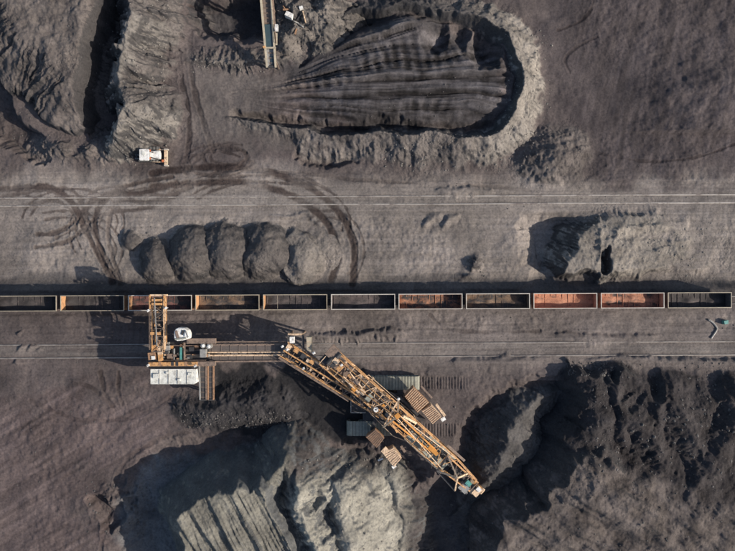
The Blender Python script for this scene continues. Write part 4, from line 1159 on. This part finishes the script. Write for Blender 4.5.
# end tower by the reclaimer's tail
for x, y in ((289,334.5),(302,334.5),(289,352),(302,356)):
    p = P(x,y,ZL); MB().beam((p.x,p.y,0), p, .35).build("tower_leg", M['steel_brown'], lk)
MB().beam(P(288,334.3,ZL+.2), P(303.5,334.3,ZL+.2), .35, .4).build("tower_beam", M['tan'], lk)
MB().beam(P(288.2,334.3,ZL+.2), P(288.2,345,ZL+.2), .25, .3).build("tower_beam", M['tan'], lk)
MB().beam(P(303,334.3,ZL+.2), P(303.5,350,ZL+.2), .45, .4).build("tower_beam", M['steel_dark'], lk)
MB().box(P(292.3,339.8,ZL+.8), (.85,1.2,1.3), 0).build("control_cabin", M['white'], lk)
pn = MB().prism(poly3([(306.3,337.3),(311.4,337.3),(311.8,352.4),(306.8,350)], ZL+.9), ZL-1.6, ZL+.9).build("switch_cabinet", M['rim_y'], lk)
for t in (.33,.66):
    a = lerp(P(306.4,337.5,ZL+.9), P(306.9,349.8,ZL+.9), t); b = lerp(P(311.3,337.5,ZL+.9), P(311.7,352,ZL+.9), t)
    MB().beam(a+Vector((0,0,.03)), b+Vector((0,0,.03)), .08, .05).build("roof_seam", M['tan'], pn)
p = P(309,345,ZL-1.6); MB().beam((p.x,p.y,0), p, .5).build("cabinet_post", M['steel_dark'], lk)

# ------------------------------------------------------------------ wagon loader
ld = empty("wagon_loader", P(182,351,0), "rust and white wagon loader on the wide rails with a discharge boom over the train", "loader")
for x in (160, 208):
    for y in (343.4, 356.8):
        p = P(x,y,7.0); b = P(x,y,0.45)
        MB().beam((p.x,b.y,0.9), p, .45).build("portal_leg", M['steel_brown'], ld)
        m_ = MB(); m_.box((p.x,b.y,.65), (3.0,.5,.5))
        for dx in (-1.0,1.0): m_.tube((p.x+dx,b.y-.12,.46), (p.x+dx,b.y+.12,.46), .3, 12)
        m_.build("rail_bogie", M['steel_dark'], ld)
ZD = 7.2
MB().prism(poly3([(157,342),(209,342),(209,361),(157,361)], ZD), ZD-.25, ZD).build("deck", M['steel_dark'], ld)
mg = MB().beam(P(149.5,363.9,ZD+.8), P(198,363.6,ZD+.8), .75, 1.3).build("main_girder", M['orange'], ld)
for x in (160,172.5,177,186): MB().box(P(x,363.8,ZD+1.48), (.5,.8,.05)).build("girder_plate", M['steel_dark' if 170 < x < 180 else 'rustbrown'], mg)
MB().beam(P(198,363.6,ZD+.7), P(215.5,363.4,ZD+.7), .9, 1.0).build("main_girder", M['steel_brown'], ld)
MB().beam(P(187,341,ZD+1.2), P(216,340.8,ZD+1.2), 1.0, .6).build("upper_girder", M['steel_brown'], ld)
MB().beam(P(184.5,342,ZD+.9), P(184.5,360,ZD+.9), .25, .4).build("tie_girder", M['steel_brown'], ld)
for y in (346,350,354.5): MB().beam(P(186,y,ZD+.4), P(200,y,ZD+.4), .16, .25).build("deck_beam", M['steel_brown'], ld)
# white-roofed electrical house hung below the girder
q = [(150.4,369.0),(194.6,369.0),(196.2,371.0),(196.2,382.0),(194.0,384.2),(150.4,384.2)]
eh = MB().prism(poly3([(151,369.6),(195.5,369.6),(195.5,383.6),(151,383.6)], 8.6), 4.6, 8.38).build("electrical_house", M['white'], ld)
xs_ = [150.4, 159.3, 168.4, 177.6, 186.8, 196.2]
for i in range(5):
    x0, x1 = xs_[i]+.12, xs_[i+1]-.12
    pts = [(x0,369),(x1,369),(x1,384.2),(x0,384.2)] if i < 4 else [(x0,369),(x1-1.5,369),(x1,370.8),(x1,382),(x1-2,384.2),(x0,384.2)]
    MB().prism(poly3(pts, 8.6), 8.383, 8.6 + .02*(i%2)).build("roof_panel", M['whiteroof'], eh)
for i in range(1,5): MB().beam(P(xs_[i],369.3,8.66), P(xs_[i],383.9,8.66), .09, .10).build("roof_seam", M['grey'], eh)
MB().beam(P(151,369.4,8.75), P(195,369.4,8.75), .12, .14).build("roof_gutter", M['white'], eh)
for x,y,d in ((156,376,(1.1,.9,.25)),(179,380,(.5,.4,.3)),(190,374,(.7,.5,.22)),(167,373,(.4,.4,.35))): MB().box(P(x,y,8.75), d, .02).build("roof_vent", M['whiteroof'], eh)
for x in (156,190): MB().beam(P(x,368.2,ZD+.4), P(x,369.2,8.2), .3).build("hanger", M['steel_dark'], ld)
MB().beam(P(149,367.3,ZD+1.0), P(197,367.3,ZD+1.0), .5, .1).build("catwalk", M['steel_dark'], ld)
floodlight(ld, P(148.3,365.3,9.4), ZD); floodlight(ld, P(195.5,366,9.4), ZD)
# discharge boom over the train
A0, A1 = P(158,352,9.6), P(158,297,10.4)
db = MB().beam(A0+Vector((0,0,-1.5)), A1+Vector((0,0,-1.5)), 1.0, .14).build("discharge_boom", M['rubber'], ld)
truss(db, A0, A1, 2.3, 2.2, 1.7, 7, M['orange'], .17, .10, M['steel_brown'], True)
for x, m_ in ((151,'steel_brown'),(165.2,'tan')):
    wkk = MB().beam(P(x,349,9.0), P(x-.2,298,9.6), .28, .08).build("boom_walkway", M[m_], db)
    rl = MB(); rail_line(rl, [P(x,349,9.05), P(x-.2,298,9.65)], 1.0, .05); rl.build("railing", M[m_], wkk)
MB().beam(P(157,346,10.2), P(154.5,298,10.9), .16, .2).build("stay_pipe", M['grey'], db)
MB().beam(P(150.6,333.4,10.0), P(160.5,333.6,10.0), .55, .5).build("boom_yoke", M['orange'], db)
hd = MB().prism(poly3([(149.6,294.4),(166.3,294.4),(166.3,296.2),(149.6,296.2)], 10.6), 9.6, 10.6).build("boom_head", M['tan'], ld)
for y in (300.2, 304): MB().beam(P(152,y,10.7), P(162,y,10.7), .45, .4).build("head_drum_frame", M['orange'], hd)
for x in (150, 164.5): MB().beam(P(x,295,10.5), P(x,309,10.3), .28, .5).build("head_side", M['orange'], hd)
p = P(157.5,301.5,9.4); MB().tube(p+Vector((0,0,.3)), p-Vector((0,0,4.2)), .95, 16, .6).build("chute", M['steel_dark'], hd)
floodlight(hd, P(148.5,310.6,10.6), 9.4); floodlight(hd, P(166,308,10.8), 9.5)
for x, y, d, m_ in ((155,347.5,(1.2,1.0,1.2),'orange'),(160.5,350,(.9,1.7,1.1),'tan'),(152.5,356,(1.5,1.4,.8),'rustbrown'),(153.8,357.6,(.7,.7,1.0),'white'),(160.5,357,(.7,1.5,.9),'orange'),(166,352,(.8,.7,.7),'steel_dark'),(167.5,348,(.9,.9,.8),'grey')):
    MB().box(P(x,y,ZD+1.0+d[2]/2), d, .1).build("drive_housing", M[m_], ld)
# operator cabin with rounded corners
zc = 11.2
oc = [(175.5,329),(178,327.8),(184,328.2),(187.4,330.6),(188.6,334),(188.3,339),(182.5,340.6),(176.5,341),(174,338.5),(173.8,332)]
cab = MB().prism(poly3(oc, zc), zc-2.4, zc).build("operator_cabin", M['white'], ld, bevel=.12)
MB().box(P(177.0,334.6,zc+.05), (.5,1.5,.1), .25).build("roof_hatch", M['steel_brown'], cab)
MB().box(P(182.6,332.6,zc+.06), (.45,.9,.12), -.3).build("roof_hatch", M['steel_dark'], cab)
MB().beam(P(175,339.4,zc+.08), P(186,338.2,zc+.08), .3, .16).build("roof_duct", M['greygreen'], cab)
MB().tube(P(185.8,330.6,zc+.2), P(188.2,337.6,zc+.2), .14, 8).build("roof_pipe", M['grey'], cab)
MB().box(P(186.4,334.4,zc+.12), (.6,.9,.22)).build("air_conditioner", M['white'], cab)
for x in (176,186): p = P(x,339,zc-2.4); MB().beam((p.x,p.y,ZD+.003), p, .3).build("cabin_post", M['steel_brown'], ld)
MB().box(P(181.3,353.5,ZD+.7), (.42,2.4,.6)).build("teal_duct", M['teal'], ld)
MB().beam(P(174.3,348.5,ZD+.6), P(174.3,360,ZD+.6), .22, .3).build("pipe", M['grey'], ld)
MB().box(P(203.6,353,ZD+1.0), (1.1,1.6,1.4)).build("transfer_chute", M['grey'], ld)
for x, y in ((203.2,345.6),(209,346.4)):
    p = P(x,y,ZD+1.3); MB().tube(p-Vector((0,0,1.3)), p+Vector((0,0,.2)), .5, 14).build("dust_filter", M['grey'], ld)
    MB().tube(p+Vector((0,0,.203)), p+Vector((0,0,.4)), .34, 12, .2).build("filter_cap", M['white'], ld)
for x,y,d,m_ in ((192,349,(1.0,.8,.9),'steel_dark'),(168,345,(.6,1.1,.8),'grey'),(189,357,(1.3,.8,.6),'steel_dark'),(197,346.5,(.8,.6,.8),'rustbrown'),(170.5,356,(1.2,.9,.7),'steel_brown')):
    MB().box(P(x,y,ZD+.003+d[2]/2), d, .05).build("equipment_box", M[m_], ld)
rg = random.Random(15)
for i in range(30):
    x, y = rg.uniform(158,208), rg.uniform(343,360); d = (rg.uniform(.25,.8), rg.uniform(.2,.7), rg.uniform(.3,.9))
    MB().box(P(x,y,ZD+.003+d[2]/2), d, rg.choice((0,0,.4))).build(rg.choice(("motor","junction_box","pump")), M[rg.choice(('steel_brown','steel_dark','rustbrown','tan','grey','orange'))], ld)
for i in range(18):
    y = rg.uniform(300,348); p = P(rg.uniform(152.5,163.5), y, 9.5)
    MB().box(p, (rg.uniform(.2,.5),rg.uniform(.25,.8),rg.uniform(.2,.5))).build(rg.choice(("motor","junction_box")), M[rg.choice(('tan','orange','steel_dark','steel_brown','rustbrown'))], db)
for y in (345.2, 359.6): 
    rl = MB(); rail_line(rl, [P(158,y,ZD), P(207,y,ZD)], 1.0, .045); rl.build("railing", M['steel_brown'], ld)
# twin tail conveyors reaching down to the black heap
for x0, x1, nm in ((200.2,206.4,0),(208.2,213.6,1)):
    xc = (x0+x1)/2
    a = P(xc-.8,364,ZD); b = P(xc+.2,399.5,4.0)
    tc = MB().beam(a, b, (x1-x0)*S*.55, .2).build("tail_conveyor", M['rubber'], ld)
    for k, xx in enumerate((x0, x1)):
        MB().beam(P(xx-(.8 if k == 0 and nm == 0 else 0),364,ZD+.15), P(xx,399.5,4.15), .24, .4).build("side_beam", M['grey' if (k == 0 and nm == 0) else 'rustbrown' if nm else 'steel_brown'], tc)
    for i in range(7):
        t = (i+.5)/7; p = lerp(a, b, t); MB().beam(p+Vector((-.6,0,.1)), p+Vector((.6,0,.1)), .1, .12).build("idler_frame", M['steel_brown'], tc)
    MB().tube(b+Vector((-.6,0,0)), b+Vector((.6,0,0)), .3, 12).build("tail_drum", M['steel_dark'], tc)
    p = P(xc,396,4.1); tz = top_z(p.x, p.y); MB().beam((p.x,p.y,tz-.1), (p.x,p.y,4.0), .3).build("tail_prop", M['steel_brown'], tc)

# ------------------------------------------------------------------ conveyor at the top of the yard
cv = empty("conveyor_bridge", P(268,40,ZN), "weathered conveyor bridge with a dark teal panel running down from the top edge", "conveyor")
def cvp(y, off, dz=0.0):
    t = (y+40)/108.; xc = 266.2 + 5.4*(y/68.) ; z = lerp(8.5, 3.0, t)
    return P(xc+off, y, z+dz)
for off, m_, wd in ((-5.6,'rim_y',.38),(5.2,'rim_y',.34)):
    MB().beam(cvp(-45,off), cvp(67.5,off*.8), wd, .6).build("side_beam", M[m_], cv)
MB().beam(cvp(-45,0,-.35), cvp(24,0,-.35), 1.5, .1).build("belt", M['beltbrown'], cv)
MB().beam(cvp(24.3,0,-.1), cvp(47.2,0,-.1), 1.65, .35).build("belt_cover", M['teal_glass'], cv)
MB().beam(cvp(48.5,0,-.35), cvp(67,0,-.35), 1.4, .1).build("belt", M['grey'], cv)
MB().beam(cvp(47.7,-6,.25), cvp(47.7,6,.25), .3, .3).build("cross_frame", M['rim_y'], cv)
MB().beam(cvp(45.8,-5.8,.3), cvp(48.2,-5.6,.3), .5, .3).build("corner_plate", M['orange'], cv)
for i in range(22):
    y = -42 + i*5
    if 24 < y < 46: continue
    MB().beam(cvp(y,-5.4,-.15), cvp(y,5.0,-.15), .12, .2).build("cross_tie", M['steel_brown'], cv)
MB().beam(cvp(-45,6.6,-.3), cvp(44,6.4,-.3), .45, .08).build("walkway", M['steel_brown'], cv)
rl = MB(); rail_line(rl, [cvp(-45,7.2,-.25), cvp(44,7.0,-.25)], 1.0, .05); rl.build("railing", M['steel_brown'], cv)
MB().box(cvp(28,8.0,.2), (.7,1.3,.6)).build("motor_box", M['white'], cv)
MB().beam(cvp(33,7.6,0), cvp(45,6.6,0), .35, .3).build("cable_tray", M['rim_y'], cv)
MB().beam(cvp(50,-3.4,0), cvp(66,-3.0,0), .3, .3).build("skirt_board", M['grey'], cv)
MB().beam(cvp(56,1.2,-.2), cvp(64,1.2,-.2), .4, .25).build("scraper", M['teal_glass'], cv)
MB().tube(cvp(66.5,-4,-.2), cvp(66.5,4,-.2), .35, 12).build("tail_drum", M['steel_dark'], cv)
for y in (-30, 2, 34, 62):
    for off in (-5.2, 4.8):
        p = cvp(y, off); tz = top_z(p.x, p.y)
        if p.z - tz > .3: MB().beam((p.x,p.y,tz-.3), (p.x,p.y,p.z-.3), .3).build("trestle_leg", M['steel_brown'], cv)

# ------------------------------------------------------------------ bulldozer
c0 = on(152,155); zg = c0.z
bd = empty("bulldozer", c0, "white bulldozer with a beige blade standing on the open ground at left", "bulldozer")
bz = lambda x, y, z: P(x, y, zg+z)
for y in (148.6, 160.6):
    a, b = bz(138,y,.5), bz(160.5,y,.5); L = b.x-a.x; yc = a.y
    prof = [(-L/2+.1,.25),(-L/2+.45,.02),(L/2-.45,.02),(L/2-.1,.25),(L/2-.05,.6),(L/2-.35,1.0),(-L/2+.35,1.05),(-L/2+.05,.65)]
    mx_ = (a.x+b.x)/2
    vs = [(mx_+x, yc-.3, zg+z) for x, z in prof] + [(mx_+x, yc+.3, zg+z) for x, z in prof]
    n = len(prof); tk = MB().add(vs, [tuple(range(n)), tuple(range(2*n-1, n-1, -1))] + [(i, n+i, n+(i+1)%n, (i+1)%n) for i in range(n)])
    trk = tk.build("crawler_track", M['steel_dark'], bd)
    sh = MB()
    for i in range(14): sh.box((mx_-L/2+.45+(L-.9)*i/13, yc, zg+1.06), (.07,.62,.10))
    sh.build("track_shoes", M['grey'], trk, kind="stuff")
MB().prism(poly3([(139.5,150.5),(160,150.5),(160,159),(139.5,159)], zg+1.2), zg+.45, zg+1.25).build("hull", M['white'], bd)
cabb = MB().prism(poly3([(140,149.6),(148.3,149.6),(148.3,159.6),(140,159.6)], zg+3.0), zg+1.253, zg+2.75).build("cab", M['glass'], bd)
MB().prism(poly3([(139.2,149.4),(140.2,148.8),(148.4,148.9),(149,149.6),(149,159.8),(148.2,160.4),(140,160.3),(139.2,159.6)], zg+3.05), zg+2.753, zg+3.05).build("cab_roof", M['white'], cabb, bevel=.05)
p = bz(143.5,153.5,3.053); MB().tube(p, p+Vector((0,0,.08)), .42, 14).build("roof_hatch", M['whiteroof'], cabb)
MB().prism(poly3([(149.2,150.8),(159.8,151.2),(160.2,153),(160.2,157),(159.8,158.6),(149.2,159)], zg+2.1), zg+1.253, zg+2.1).build("engine_hood", M['white'], bd, bevel=.08)
for x, y in ((148.8,150.8),(148.8,158.3)): MB().box(bz(x,y,2.3), (.75,.45,.35)).build("air_cleaner", M['red'], bd)
MB().beam(bz(151,157.5,2.14), bz(158,159.2,2.14), .22, .12).build("hood_grille", M['steel_dark'], bd)
p = bz(153,152.5,2.103); MB().tube(p, p+Vector((0,0,.7)), .09, 8).build("exhaust", M['steel_dark'], bd)
bl = MB(); rr_ = 1.0
for i in range(5):
    z0, z1 = zg+.05+i*.25, zg+.05+(i+1)*.25
    x0 = 165.4 + .9*((i-2)/2.)**2*.6; x1 = 165.4 + .9*((i-1)/2.)**2*.6
    a, b = P(x0,149.3,zg+1), P(x0,166,zg+1); c_, d_ = P(x1,149.3,zg+1), P(x1,166,zg+1)
    def q_(v, z, o=0): return (v.x+o, v.y, z)
    bl.hexa([q_(a,z0),q_(a,z0,.14),q_(b,z0,.14),q_(b,z0),q_(c_,z1),q_(c_,z1,.14),q_(d_,z1,.14),q_(d_,z1)])
blade = bl.build("blade", M['rim_y'], bd)
MB().beam(bz(165.6,149.2,1.34), bz(165.6,166,1.34), .55, .08).build("blade_top", M['tan'], blade)
for y in (149.6,165.6): MB().box(bz(166.5,y,.9), (.75,.22,1.0)).build("blade_side_plate", M['rim_w'], blade)
for y in (149.0,161.3): MB().beam(bz(152,y,.75), bz(164.8,y+.8,.6), .25, .3).build("push_arm", M['tan'], bd)
MB().box(bz(163.2,161,1.2), (.5,.5,.4)).build("lift_cylinder", M['red'], bd)
rp = MB().beam(bz(136.8,151.5,.9), bz(136.8,158.5,.9), .35, .35).build("ripper", M['steel_dark'], bd)
for y in (151.5,155,158.5): MB().beam(bz(139,y,1.0), bz(135.6,y,.5), .2, .35).build("ripper_shank", M['grey'], rp)

# ------------------------------------------------------------------ small things
v = on(724,322); MB().box(v+Vector((0,0,.45)), (.95,.8,1.1), .2, .9).build("switch_box", M['teal'], None, label="small teal switch box beside the tracks at the right edge", cat="switch box")
def lay(pts, name, r, mt, lab, cat, lift=.0):
    pp = []
    for a, b in zip(pts[:-1], pts[1:]):
        for i in range(5): pp.append(on(*[lerp(u, w_, i/5) for u, w_ in zip(a, b)]))
    pp.append(on(*pts[-1]))
    return MB().path([p+Vector((0,0,r*.7+lift)) for p in pp], r, 8).build(name, M[mt], None, label=lab, cat=cat)
lay([(708,319.5),(711.5,321.5),(714.5,324.5),(716.8,328),(715.5,331.5),(713,335),(710.8,338.2)], "hose", .20, 'grey', "pale bent hose lying beside the teal switch box", "hose")
v = on(290,17.5); sh = MB().box(v+Vector((0,0,.75)), (1.55,.95,1.5), -.45).build("container", M['white'], None, label="white box container standing on the scrap-strewn heap", cat="container")
v = on(301.5,9.2); MB().box(v+Vector((0,0,.4)), (.75,.55,.9), .3).build("crate", M['white'], None, label="small white crate near the top edge on the scrap heap", cat="crate")
lay([(293.5,20.5),(299,24.5),(304,27.5)], "pole", .16, 'grey', "grey pole lying below the white box container", "pole", .25)
lay([(303,12),(305.5,22)], "pole", .12, 'tan', "tan pole leaning on the right side of the scrap heap", "pole", .2)
lay([(283,6),(288,12)], "pole", .12, 'rustbrown', "rusty pole lying upper left of the white box container", "pole", .2)
rs = random.Random(9)
SL = ["rusty scrap beam lying left of the white box container", "short brown scrap beam above the white box container", "rusty scrap beam below the small white crate",
      "dark scrap beam at the right foot of the scrap heap", "brown scrap beam lying between the pole and the round tan heap"]
for (x, y), lab in zip(((281,15),(288,9),(299,14),(311,24),(296,32)), SL):
    v = on(x,y); a_ = rs.uniform(0,3.1); d = Vector((math.cos(a_), math.sin(a_), rs.uniform(-.1,.1)))*rs.uniform(.6,1.1)
    m_ = MB(); m_.beam(v-d+Vector((0,0,.25)), v+d+Vector((0,0,.25)), .30, .06); m_.beam(v-d+Vector((0,0,.42)), v+d+Vector((0,0,.42)), .30, .06); m_.beam(v-d+Vector((0,0,.335)), v+d+Vector((0,0,.335)), .06, .12)
    m_.build("scrap_beam", M[rs.choice(['rustbrown','steel_brown','steel_dark'])], None, label=lab, cat="beam", group="scrap on the heap by the upper conveyor")

# loose lumps of coal and stone at the feet of the heaps
rl_ = random.Random(21)
lumps = MB()
def rock(c, r):
    vs = []
    for (x,y,z) in ((0,0,1),(1,0,.2),(.3,.95,.1),(-.8,.6,.25),(-.8,-.6,.05),(.3,-.95,.3),(0,0,-.6)):
        k = r*rl_.uniform(.6,1.25); vs.append((c.x+x*k, c.y+y*k, c.z+z*k*.8))
    lumps.add(vs, [(0,1,2),(0,2,3),(0,3,4),(0,4,5),(0,5,1),(6,2,1),(6,3,2),(6,4,3),(6,5,4),(6,1,5)])
zones = [((568,362,612,376),130,.12,.42),((590,360,735,380),120,.08,.28),((585,385,735,470),420,.08,.38),((540,470,735,551),260,.06,.26),((180,412,290,428),300,.10,.34),
         ((85,485,150,535),150,.08,.32),((275,0,325,55),200,.08,.30),((0,165,735,200),160,.05,.16),((0,205,735,285),240,.05,.17),((0,315,735,365),260,.05,.18),((0,370,180,551),260,.05,.18),
         ((420,400,560,551),140,.06,.24),((468,256,486,280),40,.08,.3),((135,225,310,284),260,.06,.26),((0,20,90,165),260,.06,.26),((290,60,510,128),200,.05,.2)]
zones_p = [((110,0,168,165),420,.07,.32),((190,55,270,72),110,.08,.28),((580,215,715,280),260,.06,.26),((380,132,552,172),320,.06,.26),((505,30,552,135),240,.06,.26),
           ((300,450,410,551),260,.06,.28),((180,490,300,551),120,.05,.2),((270,0,325,60),120,.07,.25)]
for zz, nm, mt, lab in ((zones, "coal_lumps", 'lump', "loose dark lumps of coal scattered over the ground"), (zones_p, "stone_lumps", 'stone', "loose pale stones on the pale ridges and berms")):
    lumps = MB()
    for (x0,y0,x1,y1), n, r0, r1 in zz:
        for _ in range(n):
            c = on(rl_.uniform(x0,x1), rl_.uniform(y0,y1)); r = r0 + (r1-r0)*rl_.random()**3
            rock(c, r)
    lumps.build(nm, M[mt], None, loc=(0,0,0), label=lab, cat="lumps", kind="stuff")
